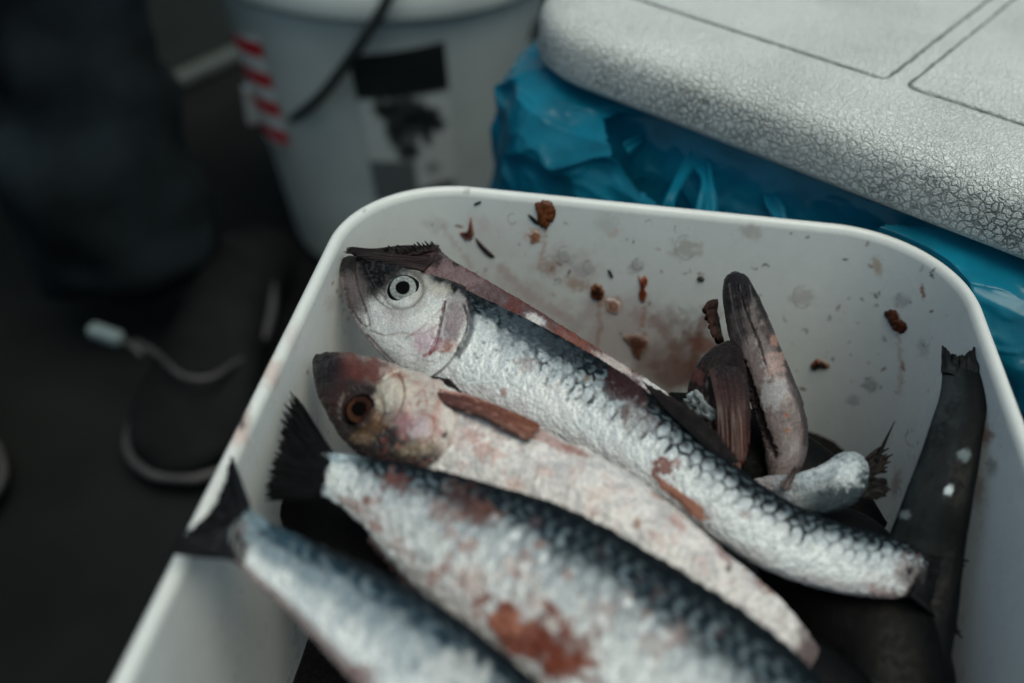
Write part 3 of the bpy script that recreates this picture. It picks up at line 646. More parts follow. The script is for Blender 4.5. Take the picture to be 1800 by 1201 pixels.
# --- A: the top herring, eye and scales in focus
def paint_A(c):
    X, Y, S, T, t, s, fr_ = c['X'], c['Y'], c['S'], c['T'], c['t'], c['s'], c['front']
    hv = .14+1.9*ss(X, 915, 975)*(1-.55*ss(X, 1180, 1300))
    col, disp, d = skin_base(c, 1.0, 21, .22, .54, 1, (19, 20), hv=hv, belly_pink=.3)
    n1, n2, n3 = d['n1'], d['n2'], d['n3']
    # smooth bare patch without scales
    col = stains_and_glints(c, col, [(925, 585, 70, 22, 28, (58, 68, 76), .75), (985, 612, 50, 14, 30, (40, 48, 54), .7), (1105, 690, 34, 30, 20, (54, 34, 36), .85), (1085, 668, 26, 18, 30, (48, 28, 30), .8), (1112, 735, 22, 26, 0, (128, 124, 124), .6),
        (1098, 728, 7, 14, 10, (70, 42, 42), .7), (1165, 820, 20, 17, 0, (106, 54, 46), .9), (1190, 812, 8, 6, 0, (150, 100, 90), .6), (886, 690, 6, 8, 0, (140, 84, 68), .7), (1030, 665, 7, 6, 0, (110, 100, 92), .8),
        (925, 640, 18, 14, 20, (130, 116, 116), .6), (880, 600, 14, 20, 0, (120, 124, 130), .5), (1140, 740, 20, 12, 30, (96, 84, 84), .5), (1310, 905, 12, 8, 0, (150, 130, 130), .5), (850, 600, 30, 36, 0, (206, 209, 208), .5),
        (960, 700, 60, 24, 28, (205, 203, 202), .5), (1560, 1050, 40, 16, 15, (120, 80, 76), .6), (1600, 1010, 26, 30, 0, (110, 92, 90), .6)])
    r = np.random.default_rng(5)
    for i in range(60):
        u = r.uniform(0, 1); x = 840+330*u+r.normal(0, 25); y = 600+150*u+r.normal(0, 22)
        col = mixc(col, blob(X, Y, x, y, r.uniform(1.5, 4), r.uniform(1.5, 4), 0, .5, .6, i)*.6*fr_, lin(70, 74, 78))
    col = mixc(col, ss(s+.03*n1+.02*n2, .95, .99)*.95, lin(30, 26, 28))  # tail end painted dark, as if fading into shade
    # ---- head
    gc = [(818, 510), (824, 545), (820, 585), (803, 622), (778, 650), (742, 674)]
    gx = np.interp(Y, [440, 510, 545, 585, 622, 650, 674, 720], [800, 816, 824, 820, 803, 778, 742, 690])
    head = 1-ss(X-gx, -2, 3)
    hn = fbm(X, Y, 22, 4, 77); hf = fbm(X, Y, 6, 3, 78)
    hc = np.tile(lin(186, 186, 184), (c['n'], 1))*(1+.10*hn+.12*hf)[:, None]
    # dark top of head: above a line running from snout below the eye's top
    hy = np.interp(X, [600, 625, 650, 670, 690, 720, 760, 790, 825], [660, 560, 536, 524, 510, 492, 507, 526, 546])
    topm = 1-ss(Y-hy+10*hn, -26, 24)
    hc = mixc(hc, topm, lin(17, 17, 19))
    hc = mixc(hc, topm*ss(hf+hn*.6, .1, .7)*.18, lin(96, 92, 90))
    hc = mixc(hc, blob(X, Y, 622, 505, 22, 42, -22, .5, .2, 3)*.7, lin(92, 84, 84))
    hc = mixc(hc, blob(X, Y, 614, 470, 14, 16, 0, .4, .2, 3)*.95, lin(26, 25, 27))
    # upper jaw plate with dark freckles
    for pts, wd, cc, a in [([(606, 486), (618, 530), (636, 562), (648, 574)], 3, (70, 56, 54), .8), ([(624, 476), (632, 515), (644, 545), (652, 572)], 4, (50, 40, 40), .75), ([(636, 474), (650, 505), (668, 532), (690, 548)], 2.4, (40, 38, 40), .7),
                           ([(646, 476), (662, 506), (680, 528)], 2.2, (50, 48, 50), .6), ([(655, 582), (680, 592), (706, 588), (738, 592), (770, 574)], 2.6, (160, 128, 126), .4), ([(652, 590), (672, 612), (700, 640), (740, 662)], 2.2, (130, 104, 104), .55),
                           ([(604, 492), (616, 540), (640, 580), (660, 602), (700, 645), (745, 674)], 5, (166, 132, 132), .6),
                           ([(790, 528), (776, 548), (760, 566), (738, 585), (716, 596)], 2, (140, 108, 108), .7), ([(782, 534), (778, 562), (770, 596), (756, 624)], 4.2, (66, 30, 34), .92), ([(812, 535), (822, 560), (820, 590), (806, 618)], 4, (30, 26, 30), .9),
                           ([(776, 600), (764, 618), (748, 626)], 5, (112, 54, 42), .85), ([(764, 616), (782, 620), (796, 612)], 3, (120, 70, 60), .7), ([(700, 606), (724, 622), (748, 634), (770, 638)], 2, (150, 138, 140), .5),
                           ([(668, 520), (672, 545), (690, 565), (716, 570)], 2, (140, 140, 144), .5), ([(758, 524), (748, 552), (722, 566)], 2, (220, 222, 220), .6)]:
        hc = mixc(hc, line(X, Y, pts, wd, 1, wd*.4, int(pts[0][0]))*a, lin(*cc))
    for (cx, cy, rx, ry, ang, cc, a) in [(800, 568, 17, 38, 10, (104, 82, 88), .75), (740, 560, 34, 22, -20, (206, 206, 202), .55), (700, 560, 30, 16, 20, (188, 178, 176), .4), (750, 604, 26, 22, -30, (166, 132, 146), .6), (788, 612, 14, 10, 0, (150, 92, 78), .65),
                                     (770, 655, 34, 14, -30, (214, 216, 214), .7), (700, 618, 34, 22, 40, (208, 206, 204), .5), (740, 512, 22, 30, 0, (168, 160, 150), .55), (775, 515, 16, 12, 0, (190, 182, 166), .5),
                                     (806, 530, 12, 12, 0, (150, 144, 144), .7), (795, 590, 14, 16, 0, (110, 96, 104), .35), (632, 530, 12, 46, -24, (96, 88, 88), .65), (655, 560, 12, 18, -30, (190, 190, 190), .5)]:
        hc = mixc(hc, blob(X, Y, cx, cy, rx, ry, ang, .5, .4, int(cx))*a, lin(*cc))
    rg_ = np.hypot(X-711, (Y-514)*1.02); hc = mixc(hc, np.exp(-((rg_-34)/4)**2)*.6, lin(52, 48, 47)); hc = mixc(hc, np.exp(-((rg_-44)/7)**2)*.35*ss(Y-X*.3, 300, 330), lin(110, 106, 102))
    frk = ss(fbm(X, Y, 3.2, 2, 91), .55, .8)*blob(X, Y, 790, 580, 40, 60, 0, .6, .2, 9); hc = mixc(hc, frk*.7, lin(80, 58, 66))
    frk = ss(fbm(X, Y, 3.0, 2, 92), .5, .75)*blob(X, Y, 650, 520, 40, 50, 0, .6, .2, 9); hc = mixc(hc, frk*.6, lin(30, 28, 30))
    col = mixc(col, head*fr_, hc)
    # dark ring behind gill cover, dark nape
    col = mixc(col, line(X, Y, [(812, 508), (826, 535), (829, 565), (822, 598), (806, 625)], 8, 1, 2, 5)*.75*fr_, lin(34, 34, 38))
    col = mixc(col, line(X, Y, gc, 2.5, 1, 1, 6)*.5*fr_, lin(60, 50, 52))
    hd = MM*(.3*hf+.8*hn)
    hd += MM*(-3.0*line(X, Y, [(782, 534), (778, 562), (770, 596), (756, 624)], 4, 1)-2.5*line(X, Y, [(624, 476), (632, 515), (644, 545), (652, 572)], 4, 1)-1.2*line(X, Y, [(655, 582), (680, 592), (706, 588), (738, 592), (770, 574)], 3, 1)
              + 3.0*blob(X, Y, 798, 575, 18, 42, 8, .5, 0)+3.5*blob(X, Y, 740, 560, 40, 34, 0, .6, 0)-2.0*line(X, Y, [(652, 590), (672, 612), (700, 640), (740, 662)], 3, 1)-1.0*(np.exp(-((np.hypot(X-711, Y-514)-33)/5)**2)))
    disp = np.where(head*fr_ > .5, hd+MM*5, disp)
    disp = disp+MM*0
    return col, disp
stA = [(609, 458, 602, 466, .389), (622, 457, 603, 486, .389), (648, 464, 610, 520, .389), (690, 473, 628, 566, .388), (745, 488, 664, 612, .387), (800, 504, 718, 664, .386), (860, 531, 785, 702, .385), (945, 572, 862, 736, .384), (1030, 618, 945, 772, .383),
       (1110, 668, 1030, 808, .382), (1190, 733, 1105, 848, .381), (1262, 795, 1182, 896, .379), (1335, 850, 1258, 950, .376), (1412, 895, 1345, 1002, .372), (1500, 928, 1445, 1036, .368), (1580, 950, 1545, 1052, .364), (1625, 975, 1606, 1052, .361)]
fishA = empty('herring', None, 'topmost silvery herring with clear round eye and crisp dark-edged scales', 'fish', 'herring heaped in the white tub')
bA, iA = fish_body('body', stA, paint_A, fishA, 1000, 250, .50, .5)
eye(bA, iA, 711, 514, 30, lin(132, 136, 134), .42, lin(18, 19, 22), .0034, squash=1.0, ang=2.0, seed=4)
fin('dorsal_fin', [(1150, 700), (1195, 745), (1245, 790), (1285, 815)], [(1130, 672), (1205, 712), (1262, 765), (1300, 812)], [.392, .391, .388, .384], [.394, .392, .388, .383], lin(14, 13, 15), lin(26, 21, 21), bA, rag=.15, rays=6, seed=3, rc=.14, wave=.0003)
fin('pectoral_fin', [(758, 662), (775, 676), (790, 690)], [(790, 668), (806, 684), (812, 696)], [.3935, .3935, .3935], [.394, .394, .3935], lin(20, 18, 18), lin(40, 34, 32), bA, 20, 12, .2, 4, 8)
fin('tail_fin', [(1606, 972), (1612, 1010), (1600, 1050)], [(1700, 985), (1660, 1040), (1690, 1120)], [.366, .366, .364], [.36, .35, .34], lin(24, 24, 26), lin(18, 20, 22), bA, 50, 24, .15, 12, 6)

# --- B: belly-up herring with bloodshot eye
def paint_B(c):
    X, Y, S, T, t, s, fr_ = c['X'], c['Y'], c['S'], c['T'], c['t'], c['s'], c['front']
    col, disp, d = skin_base(c, .9, 41, .72, 1.1, -1, (26, 20), white=lin(206, 201, 198), scale_vis=.10, belly_pink=.0, rough=1.0, pits=.25, blue=0)
    n1, n2, n3 = d['n1'], d['n2'], d['n3']
    col = mixc(col, ss(n1+.6*n2, .15, .9)*.45*fr_, lin(166, 130, 122)); col = mixc(col, ss(fbm(S, T, 34, 3, 404), 0, .6)*.4*fr_, lin(146, 148, 154)); disp = disp+MM*3*fbm(S*.6, T, 30, 3, 405)
    col = stains_and_glints(c, col, [(760, 730, 30, 26, 0, (190, 172, 168), .5), (850, 790, 30, 16, 30, (176, 132, 122), .6), (830, 765, 18, 12, 0, (150, 90, 76), .5), (960, 770, 60, 10, 28, (150, 100, 88), .6), (1010, 790, 30, 6, 28, (140, 86, 74), .7), (1100, 800, 20, 8, 30, (150, 108, 100), .6),
        (1120, 920, 7, 9, 0, (150, 112, 96), .8), (1160, 870, 14, 6, 30, (160, 120, 110), .6), (1190, 920, 18, 8, 40, (166, 122, 112), .6), (905, 850, 20, 10, 20, (180, 150, 140), .6), (960, 830, 16, 10, 0, (184, 150, 142), .5), (1050, 870, 22, 14, 0, (196, 176, 168), .6),
        (995, 905, 20, 10, 20, (186, 156, 148), .5), (1280, 1000, 5, 6, 0, (70, 44, 40), .9), (1345, 1030, 18, 12, 40, (110, 60, 50), .7), (1270, 975, 30, 5, 48, (130, 88, 84), .7), (890, 720, 50, 14, 25, (150, 84, 66), .4)])
    r = np.random.default_rng(9)
    for i in range(50):
        u = r.uniform(0, 1); x = 820+560*u+r.normal(0, 20); y = 790+300*u+r.normal(0, 30)
        col = mixc(col, blob(X, Y, x, y, r.uniform(2, 7), r.uniform(2, 5), r.uniform(0, 180), .5, .6, i)*r.uniform(.2, .55)*fr_, lin(*[(160, 110, 98), (150, 140, 140), (120, 84, 74)][r.integers(3)]))
    for i in range(26):
        u = r.uniform(0, 1); x = 810+520*u; y = 790+280*u+r.normal(0, 25); a_ = r.uniform(1.2, 2.2)
        pts = [(x, y), (x-12*math.cos(a_)+r.normal(0, 3), y+14*math.sin(a_)), (x-20*math.cos(a_), y+30*math.sin(a_))]
        m = line(X, Y, pts, 2, 1, 2, i)*.45*fr_; col = mixc(col, m, lin(120, 116, 116)); disp = disp-m*MM*1.4
    col = mixc(col, ss(s+.03*n1, .90, .97)*.9, lin(70, 50, 50))  # dimming of the tail end is put into the colour
    gx = np.interp(Y, [620, 660, 700, 740, 780, 810, 850], [760, 768, 790, 802, 796, 770, 700])
    head = 1-ss(X-gx, -3, 3)
    hn = fbm(X, Y, 26, 4, 57); hf = fbm(X, Y, 7, 3, 58)
    hc = np.tile(lin(180, 170, 162), (c['n'], 1))*(1+.14*hn+.14*hf)[:, None]
    hc = mixc(hc, ss(hn+.4*hf, -.1, .6)*.4, lin(168, 124, 108))
    # dark snout, forehead and underside
    dl = np.interp(Y, [620, 650, 690, 720, 750, 780, 810, 830], [612, 640, 672, 680, 700, 730, 790, 810])
    dkm = 1-ss(X-dl+18*hn, -30, 50); hc = mixc(hc, dkm*.97, lin(30, 23, 24))
    hc = mixc(hc, blob(X, Y, 640, 650, 56, 24, 12, .6, .5, 4)*.9, lin(88, 46, 40)); hc = mixc(hc, blob(X, Y, 600, 700, 22, 40, -25, .6, .5, 14)*.6, lin(52, 28, 26)); hc = mixc(hc, ss(fbm(X, Y, 12, 4, 61), .25, .7)*.5*ss(X, 640, 700), lin(130, 62, 56))
    hc = mixc(hc, blob(X, Y, 570, 650, 34, 34, 0, .5, .2, 4)*.95, lin(22, 19, 22))
    for (cx, cy, rx, ry, ang, cc, a) in [(700, 690, 24, 30, 20, (196, 188, 174), .7), (655, 755, 24, 12, -15, (104, 76, 48), .5), (640, 772, 20, 8, 0, (140, 118, 92), .4), (664, 738, 10, 14, 0, (110, 78, 50), .5), (722, 745, 24, 20, -30, (140, 88, 98), .6), (706, 732, 12, 10, 0, (120, 60, 76), .4),
                                     (742, 758, 18, 18, 30, (178, 162, 166), .85), (770, 740, 12, 30, 0, (176, 120, 110), .5), (786, 735, 14, 26, 0, (208, 200, 192), .7), (735, 790, 36, 14, -8, (140, 124, 104), .6), (668, 700, 8, 20, 0, (196, 186, 166), .5), (700, 665, 20, 8, 20, (150, 84, 66), .6),
                                     (684, 812, 60, 12, 0, (44, 36, 34), .7), (760, 672, 30, 10, 25, (196, 180, 172), .6)]:
        hc = mixc(hc, blob(X, Y, cx, cy, rx, ry, ang, .5, .45, int(cx+cy))*a, lin(*cc))
    for pts, wd, cc, a in [([(698, 656), (712, 690), (706, 720), (684, 745)], 2.6, (90, 70, 62), .7), ([(742, 730), (760, 735), (764, 760), (752, 778), (738, 782)], 2.4, (120, 40, 44), .55), ([(676, 670), (690, 662), (700, 655)], 3, (214, 206, 190), .7),
                           ([(780, 770), (786, 762)], 5, (30, 22, 22), .9), ([(800, 712), (806, 740), (800, 772), (780, 800), (745, 816)], 3, (100, 70, 62), .6), ([(730, 700), (745, 690), (752, 715)], 3, (140, 76, 72), .5), ([(670, 690), (680, 715), (676, 740)], 2, (110, 90, 76), .6)]:
        m = line(X, Y, pts, wd, 1, wd*.4, int(pts[0][0])); hc = mixc(hc, m*a, lin(*cc))
    col = mixc(col, head*fr_, hc)
    hd = MM*(.6*hf+2.2*hn)+MM*(-4*line(X, Y, [(698, 656), (712, 690), (706, 720), (684, 745)], 4, 1)+2.5*blob(X, Y, 742, 758, 18, 18, 0, .4, .2)-1.5*line(X, Y, [(742, 730), (762, 738), (764, 765), (748, 782)], 5, 1)-5*np.exp(-((np.hypot(X-636, Y-722)-36)/5)**2)+4*blob(X, Y, 700, 690, 26, 32, 0, .5, .1))
    disp = np.where(head*fr_ > .5, hd+MM*4, disp)
    return col, disp
stB = [(560, 628, 553, 640, .385), (590, 625, 556, 672, .3855), (630, 630, 570, 712, .386), (690, 645, 600, 765, .386), (755, 668, 650, 815, .386), (820, 697, 725, 855, .386), (900, 732, 805, 890, .385), (985, 770, 890, 930, .384), (1065, 808, 970, 980, .383),
       (1150, 862, 1060, 1030, .381), (1225, 925, 1140, 1080, .379), (1290, 985, 1225, 1120, .376), (1350, 1035, 1300, 1150, .372), (1400, 1085, 1362, 1175, .368), (1440, 1140, 1410, 1195, .365)]
fishB = empty('herring', None, 'pale blotchy herring with sunken reddish eye and brown side fin, just below the topmost', 'fish', 'herring heaped in the white tub')
bB, iB = fish_body('body', stB, paint_B, fishB, 760, 220, .5, .5, M_BELLY)
eye(bB, iB, 636, 722, 31, lin(44, 28, 24), .44, lin(16, 12, 12), .0022, pup=lin(12, 9, 9), iris2=lin(70, 44, 33), seed=9)
fin('pectoral_fin', [(770, 684), (769, 692), (776, 706), (788, 716)], [(925, 738), (946, 748), (938, 764), (924, 776)], [.3975, .398, .3985, .3985], [.395, .397, .3975, .3975], lin(72, 42, 38), lin(112, 66, 48), bB, 60, 34, .05, 4, 11, th=.0009, wave=.0003, lift=.6, rc=.12, edge=lin(186, 138, 126), mat=M_SCRAP)
fin('pelvic_fin', [(1150, 838), (1158, 848), (1164, 858)], [(1236, 900), (1240, 908), (1238, 918)], [.3925, .393, .393], [.390, .390, .390], lin(136, 92, 78), lin(140, 98, 82), bB, 20, 24, .1, 2, 12, th=.001, rc=.08)

# --- C: the large herring in front
def paint_C(c):
    X, Y, S, T, t, s, fr_ = c['X'], c['Y'], c['S'], c['T'], c['t'], c['s'], c['front']
    col, disp, d = skin_base(c, 1.9, 61, .12, .46, 1, (21, 24), dark=lin(12, 18, 22), mid=lin(24, 38, 46), white=lin(190, 193, 192), flip=-1, scale_vis=.55, belly_pink=.3)
    n1, n2, n3 = d['n1'], d['n2'], d['n3']
    col = mixc(col, ss(1-s, .88, .97)*.7, lin(150, 172, 182)); col = mixc(col, (1-ss(s+.02*n2+.01*n1, .008, .024))*.97, lin(16, 15, 16))
    L_ = [(590, 835, 26, 30, 0, (206, 210, 210), .7), (700, 850, 28, 18, 10, (84, 50, 46), .75), (690, 840, 12, 12, 0, (110, 70, 64), .5), (810, 880, 44, 24, 15, (74, 50, 46), .65), (850, 905, 30, 20, 0, (96, 62, 52), .7), (780, 905, 30, 14, 0, (110, 78, 68), .6), (620, 888, 30, 8, 30, (120, 84, 76), .6),
          (645, 880, 8, 9, 0, (96, 44, 38), .8), (830, 1020, 36, 22, 40, (168, 128, 116), .45), (820, 960, 20, 14, 0, (150, 108, 96), .6), (760, 1015, 14, 18, 30, (140, 92, 82), .6), (848, 1055, 20, 9, -20, (110, 50, 44), .8), (910, 1000, 30, 20, 0, (176, 150, 142), .5), (940, 1060, 18, 14, 0, (150, 110, 100), .5),
          (1060, 1080, 34, 26, 30, (140, 112, 104), .5), (940, 1120, 84, 44, 18, (112, 60, 46), .97), (985, 1150, 50, 40, 10, (96, 46, 34), .8), (890, 1090, 40, 20, 10, (150, 96, 76), .8), (1000, 1175, 40, 20, 0, (120, 64, 48), .8), (1150, 1130, 30, 24, 0, (150, 130, 124), .5), (660, 925, 14, 8, 40, (140, 96, 88), .7), (1200, 1120, 26, 16, 40, (90, 80, 80), .5)]
    col = stains_and_glints(c, col, L_)
    r = np.random.default_rng(19)
    for i in range(90):
        u = r.uniform(0, 1); x = 640+640*u+r.normal(0, 40); y = 900+230*u+r.normal(0, 45)
        col = mixc(col, blob(X, Y, x, y, r.uniform(4, 16), r.uniform(4, 12), r.uniform(0, 180), .5, .7, i)*r.uniform(.2, .7)*fr_*(1-.8*d['back']), lin(*[(226, 230, 230), (150, 116, 108), (130, 136, 140), (228, 230, 230), (140, 92, 80)][r.integers(5)]))
    disp = disp+MM*6*blob(X, Y, 945, 1125, 80, 46, 18, .4, .2)*fr_
    return col, disp
stC = [(566, 795, 548, 862, .393), (620, 801, 592, 885, .392), (690, 813, 636, 925, .392), (775, 830, 688, 990, .392), (865, 854, 752, 1055, .392), (955, 880, 822, 1122, .391), (1045, 918, 895, 1190, .39), (1135, 968, 975, 1260, .389), (1230, 1025, 1060, 1330, .387),
       (1325, 1088, 1150, 1400, .384), (1415, 1165, 1240, 1460, .38), (1480, 1250, 1330, 1500, .376), (1525, 1340, 1420, 1500, .372), (1550, 1410, 1490, 1480, .369), (1550, 1440, 1535, 1455, .368)]
fishC = empty('herring', None, 'largest herring at the front, dark blue back and red brown patch on its belly', 'fish', 'herring heaped in the white tub')
bC, iC = fish_body('body', stC, paint_C, fishC, 640, 200, .5, .5, thin=.35)
fin('upper_tail_lobe', [(590, 800), (572, 820), (572, 850)], [(518, 694), (502, 745), (500, 785)], [.395, .397, .397], [.389, .389, .39], lin(14, 13, 14), lin(10, 9, 10), bC, 110, 26, .26, 8, 14, rc=.15)
fin('lower_tail_lobe', [(580, 815), (566, 848), (566, 876)], [(508, 760), (474, 836), (471, 880)], [.397, .397, .394], [.390, .3885, .3885], lin(14, 13, 14), lin(10, 9, 10), bC, 110, 26, .14, 8, 16, rc=.15)
fin('anal_fin', [(648, 935), (700, 995), (750, 1050)], [(652, 950), (702, 1016), (745, 1062)], [.386, .385, .384], [.380, .379, .378], lin(110, 92, 90), lin(90, 70, 68), bC, 50, 8, .5, 9, 18)

# --- D: herring across the left rim
def paint_D(c):
    X, Y, S, T, t, s, fr_ = c['X'], c['Y'], c['S'], c['T'], c['t'], c['s'], c['front']
    col, disp, d = skin_base(c, 1.5, 71, .05, .42, 1, (27, 24), dark=lin(15, 21, 25), mid=lin(36, 56, 68), white=lin(206, 210, 210), flip=-1, scale_vis=.25, belly_pink=.0)
    n1, n2 = d['n1'], d['n2']
    col = mixc(col, ss(t+.15*n1, -.55, .1)*(1-d['back'])*.85, lin(100, 118, 128))
    col = mixc(col, ss(-t+.06*n2, .72, .92)*.8, lin(120, 92, 88))
    col = mixc(col, (1-ss(s+.03*n2, .025, .085))*.92, lin(20, 22, 25))
    col = stains_and_glints(c, col, [(440, 920, 24, 30, 0, (120, 140, 150), .8), (425, 930, 12, 16, 0, (110, 90, 88), .5), (500, 945, 50, 14, 20, (60, 84, 98), .5), (620, 1120, 20, 30, 0, (214, 216, 214), .4), (690, 1130, 40, 40, 0, (160, 168, 172), .5), (800, 1180, 60, 30, 20, (196, 196, 194), .5), (640, 1185, 24, 16, 0, (110, 70, 66), .6)])
    return col, disp
stD = [(427, 886, 402, 978, .404), (480, 922, 446, 1022, .402), (555, 955, 510, 1082, .400), (640, 992, 572, 1150, .398), (730, 1038, 640, 1225, .395), (820, 1096, 705, 1300, .392), (910, 1170, 780, 1375, .388), (1000, 1250, 860, 1450, .384), (1075, 1340, 950, 1520, .38), (1120, 1420, 1035, 1550, .377), (1135, 1480, 1105, 1530, .375)]
fishD = empty('herring', None, 'blurred blue grey herring nearest the camera, its tail hooked over the left rim', 'fish', 'herring heaped in the white tub')
bD, iD = fish_body('body', stD, paint_D, fishD, 420, 150, .5, .5, thin=.35)
fin('upper_tail_lobe', [(440, 892), (420, 905), (408, 925)], [(408, 805), (396, 850), (372, 902)], [.408, .409, .409], [.404, .4055, .407], lin(24, 24, 27), lin(15, 16, 18), bD, 40, 24, .05, 6, 24, th=.0008)
fin('lower_tail_lobe', [(412, 915), (402, 945), (412, 985)], [(375, 893), (318, 948), (302, 972)], [.409, .409, .407], [.408, .409, .409], lin(24, 24, 27), lin(15, 16, 18), bD, 40, 24, .05, 6, 26, th=.0008)

# --- E: herring along the back wall behind A, ragged tail
def paint_E(c):
    X, Y, t, fr_ = c['X'], c['Y'], c['t'], c['front']
    col, disp, d = skin_base(c, 1.0, 81, .95, 1.3, 1, (21, 18), white=lin(92, 74, 76), scale_vis=.2, belly_pink=0, blue=0)
    n1 = d['n1']
    col = mixc(col, (1-ss(X, 760, 900))*.9, lin(96, 76, 76)); col = mixc(col, ss(t+.1*n1, .72, .9)*.85, lin(84, 54, 50))
    col = stains_and_glints(c, col, [(770, 450, 40, 30, 0, (40, 34, 36), .9), (800, 480, 40, 20, 20, (120, 100, 102), .6), (905, 540, 20, 14, 0, (90, 52, 48), .8), (942, 562, 18, 8, 28, (200, 198, 196), .8), (1080, 640, 40, 8, 30, (190, 178, 174), .7), (1150, 680, 30, 10, 30, (206, 204, 202), .8), (1010, 600, 40, 12, 30, (120, 70, 56), .7)])
    return col, disp
stE = [(768, 434, 738, 490, .388), (790, 455, 750, 520, .388), (850, 490, 800, 560, .386), (935, 540, 880, 630, .384), (1030, 600, 970, 700, .381), (1120, 655, 1060, 755, .377), (1200, 712, 1140, 810, .372), (1262, 765, 1215, 850, .366), (1290, 800, 1270, 850, .362)]
fishE = empty('herring', None, 'thin pinkish herring wedged behind the topmost one along the back wall, ragged dark tail', 'fish', 'herring heaped in the white tub')
bE, iE = fish_body('body', stE, paint_E, fishE, 360, 110, .45, .5)
fin('tail_fin', [(772, 432), (765, 455), (745, 478)], [(612, 436), (628, 452), (668, 468)], [.393, .3935, .393], [.396, .396, .395], lin(44, 34, 34), lin(22, 19, 20), bE, 60, 50, .10, 10, 27, th=.0008)
fin('torn_fin_edge', [(768, 440), (735, 446), (690, 452)], [(760, 428), (722, 436), (676, 438)], [.3945, .395, .395], [.396, .3965, .3965], lin(40, 32, 32), lin(22, 19, 20), bE, 50, 12, .9, 8, 29, th=.0008)

# --- F: upright snout leaning on the back wall
def paint_F(c):
    X, Y, S, T, t, s, fr_ = c['X'], c['Y'], c['S'], c['T'], c['t'], c['s'], c['front']
    n1 = fbm(S, T, 30, 4, 5); n2 = fbm(S*.35, T*1.6, 10, 4, 6); n3 = fbm(S, T, 6, 3, 8)
    col = np.tile(lin(110, 98, 96), (c['n'], 1))*(1+.22*n1+.08*n3)[:, None]
    col = mixc(col, ss(n2+.6*n1, .1, .9)*.4, lin(160, 152, 150))
    col = mixc(col, ss(t+.1*n1, .55, .8)*.8, lin(40, 38, 42)); col = mixc(col, ss(-t+.2*n1, .3, .75)*.6, lin(74, 62, 62))
    col = mixc(col, (1-ss(s+.08*n1, .24, .50))*.95, lin(20, 18, 20))
    for i in range(5):
        x0 = 1282+i*9; col = mixc(col, line(X, Y, [(x0, 500), (x0+10, 560), (x0+26, 610)], 2.2, 1, 1, i)*.6, lin(*[(84, 80, 80), (10, 9, 10)][i % 2]))
    col = stains_and_glints(c, col, [(1360, 690, 20, 30, -10, (160, 160, 162), .6), (1365, 640, 16, 22, 0, (160, 132, 126), .6), (1362, 598, 8, 10, 0, (164, 124, 112), .6), (1383, 730, 4, 5, 0, (130, 84, 64), .9), (1385, 757, 5, 4, 0, (140, 96, 74), .9), (1330, 720, 10, 60, -12, (50, 40, 42), .7), (1320, 620, 12, 26, -10, (100, 88, 88), .5), (1395, 800, 30, 26, 0, (112, 104, 106), .5), (1405, 640, 8, 50, -16, (44, 40, 44), .7)])
    col, disp = lines(c, col, MM*(.8*n1+.3*n3), [([(1305, 640), (1325, 700), (1345, 760), (1362, 800)], 9, (26, 18, 20), .85), ([(1296, 500), (1316, 560), (1334, 600), (1345, 640)], 2.5, (40, 34, 36), .6), ([(1392, 640), (1412, 690), (1420, 730)], 4, (24, 22, 26), .8)], -6)
    return col, disp
stF = [(1300, 480, 1284, 481, .394), (1314, 488, 1272, 494, .393), (1328, 510, 1270, 530, .391), (1348, 550, 1280, 590, .387), (1368, 600, 1300, 650, .382), (1392, 655, 1315, 700, .376), (1412, 705, 1330, 745, .371), (1421, 750, 1340, 780, .366), (1420, 795, 1345, 815, .362), (1405, 840, 1350, 840, .358)]
fishF = empty('herring', None, 'grey pink fish standing nose up against the back wall with a dark rounded tip', 'fish', 'herring heaped in the white tub')
bF, iF = fish_body('body', stF, paint_F, fishF, 300, 120, .75, .7, M_WET)

# --- G: brown head beside it
def paint_G(c):
    X, Y, S, T, t, s, fr_ = c['X'], c['Y'], c['S'], c['T'], c['t'], c['s'], c['front']
    n1 = fbm(S, T, 28, 4, 15); n2 = fbm(S*.3, T*1.8, 9, 4, 16); n3 = fbm(S, T, 6, 3, 18)
    col = np.tile(lin(30, 22, 21), (c['n'], 1))*(1+.4*n1+.25*n3)[:, None]
    col = mixc(col, ss(s+.08*n1, .35, .9)*.8, lin(74, 42, 32)); col = mixc(col, ss(n2, .1, .6)*.4*ss(s, .3, .6), lin(96, 66, 52))
    col = mixc(col, ss(-t+.1*n1, .35, .8)*.8, lin(26, 22, 22))
    col = stains_and_glints(c, col, [(1250, 620, 40, 26, -30, (34, 28, 27), .8), (1295, 790, 20, 26, 0, (124, 66, 52), .7), (1226, 660, 14, 16, 0, (86, 54, 50), .6), (1256, 662, 5, 5, 0, (110, 104, 100), .6)])
    return col, MM*(1.2*n1+.25*n3+.8*n2)
stG = [(1292, 602, 1270, 603, .386), (1306, 622, 1245, 618, .385), (1314, 660, 1218, 652, .382), (1320, 700, 1206, 696, .378), (1320, 740, 1214, 745, .374), (1317, 775, 1240, 785, .37), (1312, 805, 1270, 812, .366), (1302, 820, 1290, 822, .364)]
fishG = empty('herring', None, 'dark brown glossy fish head pressed beside the upright grey one', 'fish', 'herring heaped in the white tub')
bG, iG = fish_body('body', stG, paint_G, fishG, 260, 120, .55, .7, M_WET)
fin('gill_flap', [(1245, 650), (1278, 640), (1308, 655)], [(1262, 772), (1296, 822), (1318, 776)], [.389, .390, .3885], [.380, .378, .378], lin(24, 18, 17), lin(70, 38, 30), bG, 60, 34, .10, 5, 34, th=.0008, wave=.0004, lift=1.2, rc=.12, edge=lin(60, 42, 38), mat=M_SCRAP)
